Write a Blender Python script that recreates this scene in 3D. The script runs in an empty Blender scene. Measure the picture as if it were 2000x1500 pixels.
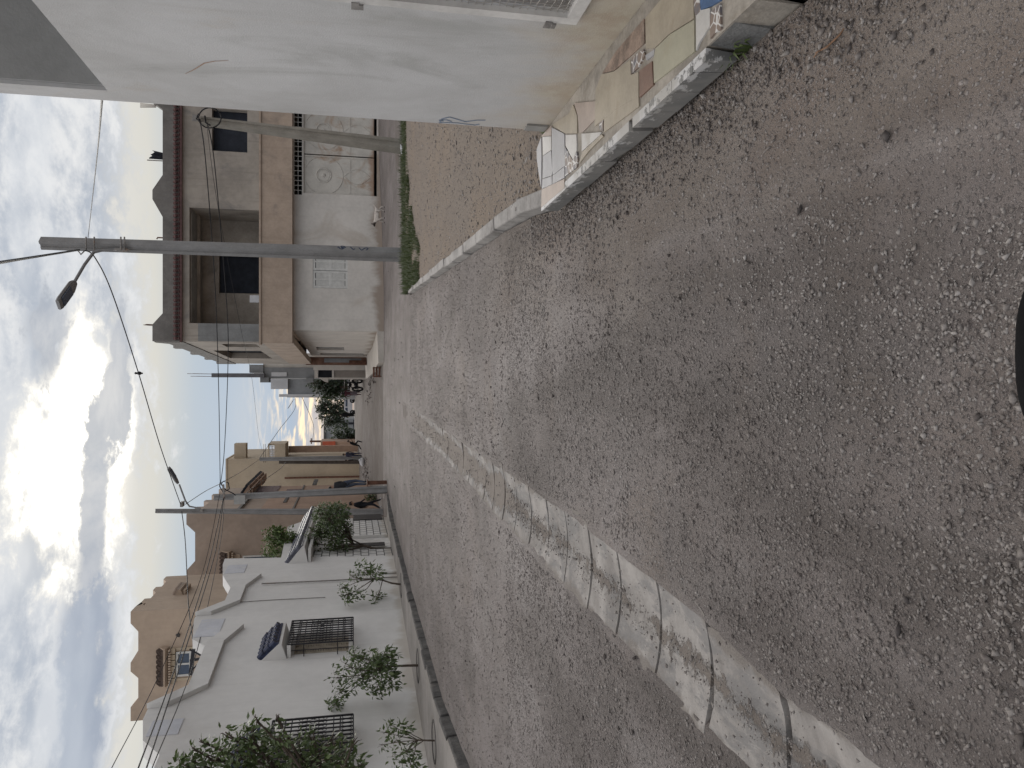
import bpy, bmesh, math, random
import numpy as np
from mathutils import Vector, Matrix, geometry, noise as mnoise
R = math.radians
rng = random.Random(7)
nrng = np.random.default_rng(11)
SC = bpy.context.scene
COL = SC.collection
V = Vector

# ------------------------------------------------------------------ camera
CH = 1.3                       # eye height
FPX = 1500.0                   # focal length in photo pixels (2000 x 1500)
TH = math.atan(310 / 1500)     # pitch down
cd = bpy.data.cameras.new('camera'); cam = bpy.data.objects.new('camera', cd); COL.objects.link(cam)
cd.sensor_width = 36; cd.sensor_fit = 'HORIZONTAL'; cd.lens = 36 * FPX / 2000
cd.clip_start = 0.02; cd.clip_end = 6000
s_, c_ = math.sin(TH), math.cos(TH)
cam.matrix_world = Matrix(((0, 1, 0, 0), (-s_, 0, -c_, 0), (-c_, 0, s_, CH), (0, 0, 0, 1)))   # phone held upright, picture stored on its side
SC.camera = cam

def ray(px, py):
    a = 750 - py; b = 1000 - px
    return V((a, FPX * c_ + b * s_, -FPX * s_ + b * c_))
ORG = V((0, 0, CH))
def G(px, py, z=0.0):
    d = ray(px, py); return ORG + d * ((z - CH) / d.z)
def A(px, py, Y):
    d = ray(px, py); return ORG + d * (Y / d.y)
def AX(px, py, X):
    d = ray(px, py); return ORG + d * (X / d.x)

# ------------------------------------------------------------------ node helper
class NT:
    def __init__(s, tree): s.t = tree; s.n = tree.nodes; s.l = tree.links
    def new(s, ty, **k):
        n = s.n.new(ty)
        for a, b in k.items(): setattr(n, a, b)
        return n
    def put(s, sock, v):
        if isinstance(v, bpy.types.NodeSocket): s.l.new(v, sock)
        elif v is not None:
            if sock.type == 'RGBA' and not isinstance(v, (int, float)): v = tuple(v)[:3] + (1,)
            sock.default_value = v
    def math(s, op, a, b=None, c=None, clamp=False):
        n = s.new('ShaderNodeMath', operation=op, use_clamp=clamp)
        s.put(n.inputs[0], a); s.put(n.inputs[1], b); s.put(n.inputs[2], c)
        return n.outputs[0]
    def vmul(s, v, sc, off=(0, 0, 0)):
        n = s.new('ShaderNodeMapping'); s.put(n.inputs[0], v)
        n.inputs['Scale'].default_value = sc; n.inputs['Location'].default_value = off
        return n.outputs[0]
    def noise(s, v, scale, detail=4, rough=0.55, dist=0.0):
        n = s.new('ShaderNodeTexNoise'); s.put(n.inputs['Vector'], v)
        n.inputs['Scale'].default_value = scale; n.inputs['Detail'].default_value = detail
        n.inputs['Roughness'].default_value = rough; n.inputs['Distortion'].default_value = dist
        return n.outputs[0]
    def vor(s, v, scale, feature='F1', rand=1.0):
        n = s.new('ShaderNodeTexVoronoi', feature=feature); s.put(n.inputs['Vector'], v)
        n.inputs['Scale'].default_value = scale; n.inputs['Randomness'].default_value = rand
        return n
    def step(s, v, a, b):
        n = s.new('ShaderNodeMapRange', interpolation_type='SMOOTHSTEP'); s.put(n.inputs[0], v)
        s.put(n.inputs[1], a); s.put(n.inputs[2], b)
        return n.outputs[0]
    def mix(s, f, a, b, mode='MIX'):
        n = s.new('ShaderNodeMix', data_type='RGBA', blend_type=mode)
        s.put(n.inputs[0], f); s.put(n.inputs[6], a); s.put(n.inputs[7], b)
        return n.outputs[2]
    def ramp(s, f, stops):
        n = s.new('ShaderNodeValToRGB'); s.put(n.inputs[0], f); e = n.color_ramp.elements
        while len(e) < len(stops): e.new(0.5)
        for el, (p, c) in zip(e, stops): el.position = p; el.color = tuple(c) + (1,)
        return n.outputs[0]
    def sep(s, v):
        n = s.new('ShaderNodeSeparateXYZ'); s.put(n.inputs[0], v); return n.outputs
    def comb(s, x, y, z):
        n = s.new('ShaderNodeCombineXYZ')
        for i, q in enumerate((x, y, z)): s.put(n.inputs[i], q)
        return n.outputs[0]

# ------------------------------------------------------------------ sky and sun
SUN_EL, SUN_AZ = 19.0, -7.5    # behind cloud, almost straight up the street
SC.view_settings.view_transform = 'Standard'; SC.view_settings.look = 'None'
SC.view_settings.gamma = 1; SC.view_settings.exposure = 0.52
SC.render.film_transparent = False
wd = bpy.data.worlds.new('World'); SC.world = wd; wd.use_nodes = True
def build_world():
    N = NT(wd.node_tree); N.n.clear()
    tc = N.new('ShaderNodeTexCoord').outputs['Generated']
    x, y, z = N.sep(tc)
    az = N.math('MULTIPLY', N.math('ARCTAN2', x, y), 57.2958)
    el = N.math('MULTIPLY', N.math('ARCSINE', z), 57.2958)
    q = N.comb(az, N.math('MULTIPLY', el, 1.9), 0.0)
    def blob(a0, e0, wa, we):
        u = N.math('POWER', N.math('DIVIDE', N.math('SUBTRACT', az, a0), wa), 2)
        v = N.math('POWER', N.math('DIVIDE', N.math('SUBTRACT', el, e0), we), 2)
        return N.math('EXPONENT', N.math('MULTIPLY', N.math('ADD', u, v), -1))
    big = N.noise(q, 0.085, 7, 0.62, 0.6)
    fine = N.math('ADD', N.math('MULTIPLY', N.noise(N.vmul(q, (1, 1, 1), (31, 7, 2)), 0.19, 7, 0.6, 0.3), .62), N.math('MULTIPLY', N.noise(N.vmul(q, (1, 1, 1), (3, 17, 2)), 0.62, 8, 0.68, 0.2), .38))
    fine = N.math('ADD', N.math('MULTIPLY', N.math('SUBTRACT', fine, .5), 1.7), .5)
    soft = N.noise(N.vmul(q, (0.7, 1.5, 1), (3, 17, 0)), 0.12, 3, 0.5)
    sky = N.new('ShaderNodeTexSky', sky_type='NISHITA', sun_disc=False, sun_elevation=R(SUN_EL), sun_rotation=R(SUN_AZ))
    sky.air_density = 1.6; sky.dust_density = 2.0; sky.ozone_density = 2.0
    # thin veil and cloud deck colours by height above the horizon
    veil = N.ramp(N.math('DIVIDE', el, 40), [(0.0, (.52, .39, .31)), (0.06, (.43, .39, .37)), (0.11, (.29, .36, .45)),
            (0.22, (.27, .35, .45)), (0.27, (.35, .40, .45)), (0.33, (.50, .49, .45)), (0.42, (.54, .53, .51)), (0.60, (.58, .60, .63)), (1, (.70, .675, .673))])
    deck = N.mix(N.step(fine, 0.30, 0.72), (.30, .335, .39), (.575, .58, .585))
    deck = N.mix(N.math('MULTIPLY', N.step(soft, .42, .62), .6), deck, (.54, .555, .575))
    deck = N.mix(N.step(el, 22, 38), deck, (.70, .675, .673))
    high = N.step(N.math('ADD', el, N.math('MULTIPLY', N.math('SUBTRACT', fine, .5), 9)), 13.0, 15.5)
    col = N.mix(N.math('MULTIPLY', high, .92), veil, deck)
    # long slate band low on the left of the deck
    tilt = N.math('MULTIPLY', N.math('ADD', az, 17), 0.0)
    band = N.math('MULTIPLY', blob(-20, 16.6, 13.5, 1.75), 1.25)
    band = N.step(N.math('ADD', band, N.math('MULTIPLY', N.math('SUBTRACT', fine, .5), 1.6)), .45, .95)
    col = N.mix(N.math('MULTIPLY', band, .88), col, N.mix(N.step(soft, .35, .65), (.235, .27, .335), (.33, .365, .42)))
    mass = N.math('MULTIPLY', blob(3.5, 19.5, 4.5, 1.5), 1.1)
    mass = N.math('ADD', mass, N.math('MULTIPLY', blob(1.0, 15.4, 6.0, .8), 1.15))
    mass = N.math('ADD', mass, N.math('MULTIPLY', blob(-7.0, 16.7, 6.5, .85), 1.35))
    mass = N.step(N.math('ADD', mass, N.math('MULTIPLY', N.math('SUBTRACT', fine, .5), 2.1)), .5, .85)
    # where the hidden sun burns through
    glow = N.math('ADD', blob(-6.5, 19.3, 8.0, 3.6), N.math('MULTIPLY', blob(0.5, 17.5, 5.0, 1.6), .75))
    glow = N.math('ADD', glow, N.math('MULTIPLY', blob(-4, 15.3, 9, 1.0), .7))
    g = N.math('ADD', glow, N.math('MULTIPLY', N.math('SUBTRACT', fine, .5), 1.5))
    gf = N.step(g, .34, .98)
    gf = N.math('MULTIPLY', gf, N.math('SUBTRACT', 1.0, N.math('MULTIPLY', mass, .93)))
    col = N.mix(N.math('MULTIPLY', N.step(glow, .12, .95), .4), col, (.70, .68, .63))
    col = N.mix(N.math('MULTIPLY', mass, .7), col, N.mix(N.step(big, .4, .6), (.255, .285, .335), (.41, .42, .44)))
    col = N.mix(gf, col, N.ramp(gf, [(0, (.8, .72, .58)), (.45, (1.0, .95, .84)), (1, (1.6, 1.58, 1.5))]))
    # warm wisps over the roofs at the end of the street
    w = N.noise(N.vmul(q, (.5, 1.6, 1), (5, 3, 0)), 0.9, 6, .6, .5)
    wf = N.math('MULTIPLY', N.step(w, .44, .66), blob(-1.5, 3.4, 7, 2.2))
    col = N.mix(wf, col, (1.0, .78, .50))
    hid = N.math('SUBTRACT', 1.0, N.math('MULTIPLY', blob(-1.5, 7.5, 9, 2.6), .06))
    bg1 = N.new('ShaderNodeBackground'); N.put(bg1.inputs[0], sky.outputs[0]); bg1.inputs[1].default_value = 0.05
    bg2 = N.new('ShaderNodeBackground'); N.put(bg2.inputs[0], col); bg2.inputs[1].default_value = 1.0
    mx = N.new('ShaderNodeMixShader'); N.put(mx.inputs[0], hid)
    N.l.new(bg1.outputs[0], mx.inputs[1]); N.l.new(bg2.outputs[0], mx.inputs[2])
    out = N.new('ShaderNodeOutputWorld'); N.l.new(mx.outputs[0], out.inputs[0])
build_world()
wd.cycles.sampling_method = 'MANUAL'; wd.cycles.sample_map_resolution = 1024
sl = bpy.data.lights.new('sun', 'SUN'); sun = bpy.data.objects.new('sun', sl); COL.objects.link(sun)
sl.energy = 1.5; sl.angle = R(42); sl.color = (1, .95, .87)
dv = V((math.sin(R(SUN_AZ)) * math.cos(R(SUN_EL)), math.cos(R(SUN_AZ)) * math.cos(R(SUN_EL)), math.sin(R(SUN_EL))))
sun.rotation_euler = dv.to_track_quat('Z', 'Y').to_euler()
sun.location = dv * 50

# ------------------------------------------------------------------ materials
MATS = {}
def shell(name):
    m = bpy.data.materials.new(name); m.use_nodes = True; N = NT(m.node_tree); N.n.clear()
    out = N.new('ShaderNodeOutputMaterial'); b = N.new('ShaderNodeBsdfPrincipled'); N.l.new(b.outputs[0], out.inputs[0])
    MATS[name] = m
    return m, N, b
def bump(N, b, h, strength, dist):
    n = N.new('ShaderNodeBump'); n.inputs['Strength'].default_value = strength; n.inputs['Distance'].default_value = dist
    N.put(n.inputs['Height'], h); N.l.new(n.outputs[0], b.inputs['Normal']); return n.outputs[0]
def mat(name, c, rough=.85, var=.14, vs=1.2, stain=None, sa=.5, ss=.8, streak=0., bs=60, bd=.004, metal=0., spec=.3, tr=0., splash=None):
    """weathered surface: two scales of mottling, rain streaks, stains of their own shape, fine relief"""
    m, N, b = shell(name)
    p = N.new('ShaderNodeNewGeometry').outputs['Position']
    n1 = N.noise(p, vs, 6, .6); n2 = N.noise(p, vs * 9, 4, .6)
    f = N.math('ADD', N.math('MULTIPLY', n1, .7), N.math('MULTIPLY', n2, .3))
    lo = [q * (1 - var * 1.6) for q in c]; hi = [min(q * (1 + var * 1.6), 1) for q in c]
    col = N.mix(N.step(f, .3, .7), lo, hi)
    if streak:
        sv = N.noise(N.vmul(p, (7, 7, .35)), 1.0, 5, .65)
        col = N.mix(N.math('MULTIPLY', N.step(sv, .5, .8), streak), col, [q * .55 for q in c])
    if stain:
        sn = N.noise(N.vmul(p, (1, 1, .8), (9, 4, 2)), ss, 7, .65, .7)
        col = N.mix(N.math('MULTIPLY', N.step(sn, .52, .72), sa), col, stain)
    if splash:      # mud and damp climbing unevenly from the ground
        z0, hh, sc_, amt = splash; zz = N.sep(p)[2]; pn = N.noise(N.vmul(p, (1, 1, .6), (2, 5, 1)), .9, 6, .65, .5)
        e = N.math('SUBTRACT', N.math('MULTIPLY', pn, 2.0), N.math('DIVIDE', N.math('SUBTRACT', zz, z0), hh))
        col = N.mix(N.math('MULTIPLY', N.step(e, .2, .75), amt), col, sc_)
    N.put(b.inputs['Base Color'], col); N.put(b.inputs['Roughness'], rough); N.put(b.inputs['Metallic'], metal)
    b.inputs['Specular IOR Level'].default_value = spec
    if tr: b.inputs['Transmission Weight'].default_value = tr
    if bd: bump(N, b, N.math('ADD', N.noise(p, bs, 5, .6), N.math('MULTIPLY', n2, .8)), .6, bd)
    return m
def leafmat(name, c1, c2):
    m, N, b = shell(name)
    p = N.new('ShaderNodeNewGeometry').outputs['Position']
    oi = N.new('ShaderNodeAttribute', attribute_name='tint').outputs['Fac']
    col = N.mix(oi, c1, c2)
    N.put(b.inputs['Base Color'], col); b.inputs['Roughness'].default_value = .42; b.inputs['Specular IOR Level'].default_value = .5
    t = N.new('ShaderNodeBsdfTranslucent'); N.put(t.inputs[0], N.mix(.5, col, (.10, .16, .03)))
    mx = N.new('ShaderNodeMixShader'); mx.inputs[0].default_value = .22
    N.l.new(b.outputs[0], mx.inputs[1]); N.l.new(t.outputs[0], mx.inputs[2])
    N.l.new(mx.outputs[0], [n for n in N.n if n.type == 'OUTPUT_MATERIAL'][0].inputs[0])
    return m

def chip_road(name, farc):
    """surface dressing: stone chips of several sizes pressed into grey-brown binder"""
    m, N, b = shell(name)
    p = N.new('ShaderNodeNewGeometry').outputs['Position']; x, y, z = N.sep(p)
    wob = N.new('ShaderNodeVectorMath', operation='ADD'); N.put(wob.inputs[0], p)
    nz = N.new('ShaderNodeTexNoise'); N.put(nz.inputs['Vector'], p); nz.inputs['Scale'].default_value = 120
    sc = N.new('ShaderNodeVectorMath', operation='SCALE'); N.put(sc.inputs[0], nz.outputs['Color']); sc.inputs['Scale'].default_value = .006
    N.l.new(sc.outputs[0], wob.inputs[1]); pw = wob.outputs[0]
    p2 = N.vmul(pw, (1, 1, .2))
    big = N.noise(p, .45, 5, .6, .4); mid = N.noise(N.vmul(p, (1, .5, 1), (4, 8, 1)), 1.6, 6, .65, .5); grain = N.noise(p2, 420, 3, .7)
    base = N.mix(N.step(big, .36, .64), (.152, .131, .120), (.228, .201, .188))
    base = N.mix(N.math('MULTIPLY', N.step(mid, .50, .72), .7), base, (.280, .262, .250))
    dirt = N.noise(N.vmul(p, (1, .7, 1), (20, 3, 5)), .9, 7, .68, .6)
    base = N.mix(N.math('MULTIPLY', N.step(dirt, .50, .70), .55), base, (.200, .158, .124))
    dark = N.noise(N.vmul(p, (1, .8, 1), (2, 30, 5)), 1.3, 5, .6, .3)
    base = N.mix(N.math('MULTIPLY', N.step(dark, .56, .74), .40), base, (.115, .110, .110))
    lane = N.noise(N.vmul(p, (1.1, .16, 1), (7, 2, 1)), 1.3, 5, .6, .4)
    base = N.mix(N.math('MULTIPLY', N.step(lane, .52, .68), .5), base, (.285, .262, .246)); base = N.mix(N.math('MULTIPLY', N.step(lane, .48, .34), .5), base, (.118, .101, .088))
    # brown fines washed against the right-hand kerb
    edge = N.math('MULTIPLY', N.step(N.math('ADD', x, N.math('MULTIPLY', N.math('SUBTRACT', mid, .5), 1.6)), .25, .85), N.math('SUBTRACT', 1.0, N.step(y, 5.5, 9)))
    base = N.mix(N.math('MULTIPLY', edge, .8), base, N.mix(N.step(dirt, .45, .6), (.195, .162, .132), (.155, .118, .090)))
    base = N.mix(N.step(grain, .25, .8), N.mix(.5, base, (.03, .03, .03)), base)
    h = N.math('MULTIPLY', grain, .25)
    for scale, lo, hi, amt, thr in ((230, .10, .42, .55, .15), (110, .13, .48, .6, .25), (62, .13, .44, .6, .55)):
        v1 = N.vor(p2, scale)
        cr, cg, cb = N.sep(v1.outputs['Color'])
        rad = N.math('MULTIPLY', N.math('ADD', N.math('MULTIPLY', cg, .35), .22), 1.0)
        on = N.math('MULTIPLY', N.math('SUBTRACT', 1.0, N.step(v1.outputs['Distance'], N.math('SUBTRACT', rad, .10), rad)), N.step(cr, thr, thr + .03))
        tone = N.math('ADD', .14, N.math('MULTIPLY', N.math('POWER', cb, 1.4), .20))
        chip = N.comb(tone, N.math('MULTIPLY', tone, .922), N.math('MULTIPLY', tone, .89))
        base = N.mix(N.math('MULTIPLY', on, N.math('MULTIPLY', amt, N.math('ADD', .35, N.math('MULTIPLY', cb, .65)))), base, chip)
        dome = N.math('MULTIPLY', N.math('SUBTRACT', 1.0, N.math('MULTIPLY', v1.outputs['Distance'], 1.4)), on)
        h = N.math('ADD', h, N.math('MULTIPLY', dome, 60.0 / scale))
    pat = N.math('ADD', N.math('MULTIPLY', N.noise(N.vmul(p, (1, .55, 1), (13, 21, 4)), 1.15, 6, .66, .6), .6), N.math('MULTIPLY', lane, .4))
    base = N.mix(1.0, base, N.ramp(pat, [(0, (.66, .64, .625)), (.40, (.88, .865, .865)), (.50, (1.21, 1.205, 1.225)), (.60, (1.48, 1.485, 1.53)), (1, (1.6, 1.61, 1.67))]), 'MULTIPLY')
    far = N.step(N.math('ADD', y, N.math('MULTIPLY', N.math('SUBTRACT', mid, .5), 6)), 3.0, 17.0)
    base = N.mix(N.math('MULTIPLY', far, .5), base, N.mix(N.step(mid, .35, .68), [q * .84 for q in farc], [q * 1.12 for q in farc]))
    N.put(b.inputs['Base Color'], base); b.inputs['Roughness'].default_value = .78; b.inputs['Specular IOR Level'].default_value = .35
    bump(N, b, h, 1.0, .016)
    return m
def dirt_mat(name, c1, c2, c3, peb=60, ps=.35, bd=.01):
    m, N, b = shell(name)
    p = N.new('ShaderNodeNewGeometry').outputs['Position']
    a = N.noise(N.vmul(p, (1, .6, 1)), .6, 7, .65, .5); d = N.noise(N.vmul(p, (1, .7, 1), (5, 5, 5)), 2.4, 6, .65); g = N.noise(p, 160, 4, .7)
    col = N.mix(N.step(a, .36, .64), c1, c2); col = N.mix(N.math('MULTIPLY', N.step(d, .48, .7), .7), col, c3)
    v = N.vor(N.vmul(p, (1, 1, .2)), peb); cr, cg, cb = N.sep(v.outputs['Color'])
    on = N.math('MULTIPLY', N.math('SUBTRACT', 1.0, N.step(v.outputs['Distance'], .2, .4)), N.step(cr, 1 - ps, 1 - ps + .05))
    t = N.math('ADD', .07, N.math('MULTIPLY', cb, .28))
    col = N.mix(N.math('MULTIPLY', on, .75), col, N.comb(t, N.math('MULTIPLY', t, .93), N.math('MULTIPLY', t, .88)))
    col = N.mix(N.step(g, .2, .8), N.mix(.4, col, (.04, .035, .03)), col)
    N.put(b.inputs['Base Color'], col); b.inputs['Roughness'].default_value = .95; b.inputs['Specular IOR Level'].default_value = .15
    bump(N, b, N.math('ADD', N.math('MULTIPLY', g, .4), N.math('ADD', on, N.math('MULTIPLY', d, 1.5))), .9, bd)
    return m

# ------------------------------------------------------------------ mesh helpers
BASE = {}
class MB:
    def __init__(s): s.v = []; s.f = []; s.m = []; s.t = None
    def add(s, vs, fs, mi=0):
        o = len(s.v); s.v += [V(q) for q in vs]; s.f += [tuple(i + o for i in f) for f in fs]; s.m += [mi] * len(fs)
    def hexa(s, p, mi=0):      # p: 4 bottom + 4 top
        s.add(p, [(3, 2, 1, 0), (4, 5, 6, 7), (0, 1, 5, 4), (1, 2, 6, 5), (2, 3, 7, 6), (3, 0, 4, 7)], mi)
    def box(s, x0, x1, y0, y1, z0, z1, mi=0):
        s.hexa([(x0, y0, z0), (x1, y0, z0), (x1, y1, z0), (x0, y1, z0), (x0, y0, z1), (x1, y0, z1), (x1, y1, z1), (x0, y1, z1)], mi)
    def bar(s, a, b, w, h=None, mi=0, up=V((0, 0, 1))):
        a, b = V(a), V(b); h = h or w; d = (b - a).normalized()
        if abs(d.dot(up)) > .95: up = V((1, 0, 0))
        u = d.cross(up).normalized() * w / 2; w_ = u.cross(d).normalized() * h / 2
        s.hexa([a - u - w_, a + u - w_, b + u - w_, b - u - w_, a - u + w_, a + u + w_, b + u + w_, b - u + w_], mi)
    def tube(s, pts, r, n=6, mi=0):
        pts = [V(p) for p in pts]; k = len(pts); rs = r if isinstance(r, (list, tuple)) else [r] * k
        o = len(s.v); up = V((.13, .31, .94))
        for i, p in enumerate(pts):
            d = (pts[min(i + 1, k - 1)] - pts[max(i - 1, 0)]).normalized()
            u = d.cross(up)
            if u.length < .05: u = d.cross(V((1, 0, 0)))
            u.normalize(); w = d.cross(u)
            for j in range(n):
                a = 2 * math.pi * j / n; s.v.append(p + (u * math.cos(a) + w * math.sin(a)) * rs[i])
        for i in range(k - 1):
            for j in range(n):
                s.f.append((o + i * n + j, o + i * n + (j + 1) % n, o + (i + 1) * n + (j + 1) % n, o + (i + 1) * n + j)); s.m.append(mi)
        s.f.append(tuple(o + j for j in reversed(range(n)))); s.f.append(tuple(o + (k - 1) * n + j for j in range(n))); s.m += [mi, mi]
    def prism(s, poly, off, holes=(), mi=0):
        off = V(off); loops = [[V(p) for p in poly]] + [[V(p) for p in h] for h in holes]
        flat = [p for l in loops for p in l]; n = len(flat)
        tr = geometry.tessellate_polygon(loops)
        nor = V((0, 0, 0))
        for i, p in enumerate(loops[0]): nor += p.cross(loops[0][(i + 1) % len(loops[0])])
        fs = []
        for t in tr:
            a, b_, c = (flat[i] for i in t)
            if (b_ - a).cross(c - a).dot(off) > 0: t = (t[0], t[2], t[1])
            fs.append(tuple(t)); fs.append(tuple(i + n for i in reversed(t)))
        k = 0
        for l in loops:
            m = len(l)
            for i in range(m):
                j = (i + 1) % m; fs.append((k + i, k + j, k + j + n, k + i + n))
            k += m
        s.add(flat + [p + off for p in flat], fs, mi)
    def ell(s, c, r, mi=0, nu=10, nv=7, rot=None):
        c = V(c); vs = []; fs = []
        for i in range(nv + 1):
            t = math.pi * i / nv
            for j in range(nu):
                a = 2 * math.pi * j / nu
                q = V((r[0] * math.sin(t) * math.cos(a), r[1] * math.sin(t) * math.sin(a), r[2] * math.cos(t)))
                vs.append(c + (rot @ q if rot else q))
        for i in range(nv):
            for j in range(nu): fs.append((i * nu + j, (i + 1) * nu + j, (i + 1) * nu + (j + 1) % nu, i * nu + (j + 1) % nu))
        s.add(vs, fs, mi)
    def build(s, name, mats, parent=None, base=None, smooth=False):
        if not isinstance(mats, (list, tuple)): mats = [mats]
        b = BASE[parent.name] if parent else V(base if base is not None else (0, 0, 0))
        me = bpy.data.meshes.new(name)
        me.from_pydata([tuple(p - b) for p in s.v], [], s.f)
        for m in mats: me.materials.append(m)
        me.polygons.foreach_set('material_index', s.m)
        if smooth: me.polygons.foreach_set('use_smooth', [True] * len(s.f))
        bm = bmesh.new(); bm.from_mesh(me); bmesh.ops.recalc_face_normals(bm, faces=bm.faces); bm.to_mesh(me); bm.free()
        me.update()
        return link(name, me, parent, b)
def link(name, me, parent, b):
    o = bpy.data.objects.new(name, me); COL.objects.link(o)
    if parent: o.parent = parent
    else: o.location = b
    BASE[o.name] = V(b)
    return o
def tag(o, label, cat, group=None, kind=None):
    if label: o['label'] = label
    if cat: o['category'] = cat
    if group: o['group'] = group
    if kind: o['kind'] = kind
    return o
def thing(name, label, cat, base, group=None):
    o = bpy.data.objects.new(name, None); COL.objects.link(o); o.location = base; o.empty_display_size = .3
    BASE[o.name] = V(base)
    return tag(o, label, cat, group)
def struct(name, mb, mats, kind='structure', smooth=False):
    o = mb.build(name, mats, None, (0, 0, 0), smooth); o['kind'] = kind; return o

class Wall:
    """vertical plane through two ground points; s runs along it, d out towards the street"""
    def __init__(s, a, b, toward=(0, 0)):
        s.a = V((a[0], a[1], 0)); s.t = (V((b[0], b[1], 0)) - s.a).normalized()
        s.n = V((s.t.y, -s.t.x, 0))
        if s.n.dot(V((toward[0], toward[1], 0)) - s.a) < 0: s.n = -s.n
    def hit(s, px, py, d=0.):
        r = ray(px, py); o = s.a + s.n * d
        p = ORG + r * ((o - ORG).dot(s.n) / r.dot(s.n))
        return ((p - s.a).dot(s.t), p.z)
    def P(s, q, z, d=0.): return s.a + s.t * q + s.n * d + V((0, 0, z))
    def prism(s, mb, pts, d0, d1, holes=(), mi=0):
        mb.prism([s.P(q, z, d1) for q, z in pts], s.n * (d0 - d1), [[s.P(q, z, d1) for q, z in h] for h in holes], mi)
    def box(s, mb, s0, s1, z0, z1, d0, d1, mi=0):
        p = [(s0, d0), (s1, d0), (s1, d1), (s0, d1)]
        mb.hexa([s.P(a, z0, b) for a, b in p] + [s.P(a, z1, b) for a, b in p], mi)
def rect(s0, s1, z0, z1): return [(s0, z0), (s1, z0), (s1, z1), (s0, z1)]
def front(Y): return Wall((0, Y), (1, Y))
def smooth(t): t = max(0., min(1., t)); return t * t * (3 - 2 * t)
def tz(x, y):
    z = 1.12 * smooth((y - 31) / 42.) * (1 - .35 * smooth((x - 4) / 8))
    z += .24 * smooth((x - 3) / 9) * smooth((y - 21) / 9)
    return z
def interp(t, tab):
    if t <= tab[0][0]: return tab[0][1]
    for (a, b), (c, d) in zip(tab, tab[1:]):
        if t <= c: return b + (d - b) * (t - a) / (c - a)
    return tab[-1][1]
def frange(a, b, st):
    n = max(1, int(round((b - a) / st))); return [a + (b - a) * i / n for i in range(n + 1)]
# ------------------------------------------------------------------ ground, road, pavements
m_road = chip_road('road_chips', (.245, .218, .205))
m_ground = dirt_mat('street_dirt', (.19, .168, .152), (.235, .215, .205), (.13, .108, .092), 40, .25, .012)
m_lot = dirt_mat('lot_dirt', (.255, .208, .166), (.23, .197, .168), (.20, .17, .147), 55, .30, .012)
m_conc = mat('concrete', (.30, .295, .28), .9, .16, 2.0, (.15, .13, .11), .5, 1.4, bs=90, bd=.004)
m_concd = mat('dark_concrete', (.085, .082, .08), .9, .32, 4.0, (.19, .175, .155), .75, 2.6, bd=.012)
m_kerb = mat('kerb_stone', (.30, .29, .28), .9, .2, 3.0, (.10, .09, .085), .7, 2.2, bd=.006)
m_pave = mat('left_pavement_concrete', (.255, .24, .225), .9, .14, .9, (.15, .125, .105), .5, .7, bs=70, bd=.004)

LT = [(0, -1.31), (3.1, -1.31), (6.3, -1.24), (11, -1.11), (20, -.99), (30, -.9)]
RT = [(0, -.95), (2.2, -.93), (2.7, -.86), (4.6, -.77), (7.5, -.72), (13, -.60), (18, -.49), (30, -.35)]
LK = [(-3, -4.25), (5, -4.28), (8.6, -4.36), (11.3, -4.66), (17.6, -4.66), (25, -4.45), (29.5, -4.16), (31, -4.1)]   # left kerb, road side
RK = [(-3, 1.10), (4.7, 1.10), (5.4, 1.22), (6.6, 1.33), (9.4, 1.5), (17.4, 2.02), (18.4, 2.1), (19.2, 6.), (21, 30)]
def n2(x, y, s, o=0.): return mnoise.noise(V((x * s + o, y * s + 3.7 * o, o)))
def road_z(x, y):
    z = .004 + .010 * n2(x, y, .9) + .006 * n2(x, y, 3.1, 5) + .0035 * n2(x, y, 9, 2)
    l, r = interp(y, LT), interp(y, RT)
    if y < 21 and l + .025 < x < r - .025:
        k = min(x - l - .025, r - .025 - x) / .03; aa = (x - l) / (r - l); z -= (.013 + .030 * (1 - (2 * aa - 1) ** 2)) * smooth(k)
    if y > 24: z += tz(x, y)
    # fines banked against the kerb
    e = interp(y, RK) - x
    if y < 5: z += .02 * smooth((.5 - e) / .5)
    return z
def grid(name, xs_fn, ys, zf, m):
    vs = []; fs = []; k = None
    for y in ys:
        xs = xs_fn(y); k = len(xs)
        vs += [(x, y, zf(x, y)) for x in xs]
    for i in range(len(ys) - 1):
        for j in range(k - 1): a = i * k + j; fs.append((a, a + 1, a + k + 1, a + k))
    me = bpy.data.meshes.new(name); me.from_pydata(vs, [], fs); me.materials.append(m)
    me.polygons.foreach_set('use_smooth', [True] * len(fs))
    o = link(name, me, None, V((0, 0, 0))); o['kind'] = 'structure'; return o
gx = [-900, -300, -120, -60] + frange(-40, -12, 3)[0:] + frange(-11, 16, 1.0) + frange(18, 40, 4) + [60, 120, 300, 900]
gy = [-60, -20, -6] + frange(0, 28, 4)[0:] + frange(29, 80, 1.2) + [85, 92, 100, 115, 140, 180, 260, 400, 800, 2500]
grid('ground', lambda y: gx, gy, lambda x, y: tz(x, y) - .012 + (.03 * n2(x, y, .35) * smooth((y - 30) / 6) if y < 150 else 0) - (.05 if y < 20 else 0), m_ground)
ry = frange(-1.5, .6, .5)[:-1] + frange(.6, 12, .075)[:-1] + frange(12, 20, .2)[:-1] + frange(20, 34, .5)
def rxs(y):
    l, r, a, b = interp(y, LT), interp(y, RT), interp(y, LK), interp(min(y, 18.), RK)
    if y > 18.: b += (y - 18.) * 2.2 if y < 20 else 4.4 + (y - 20) * .9
    if y > 30.5: a -= (y - 30.5) * .3
    w = lambda p, q, n: [p + (q - p) * i / n for i in range(n)]
    return w(a, l - .06, 36) + w(l - .06, r + .06, 26) + w(r + .06, b, 34) + [b]
grid('road', rxs, ry, road_z, m_road)

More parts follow.
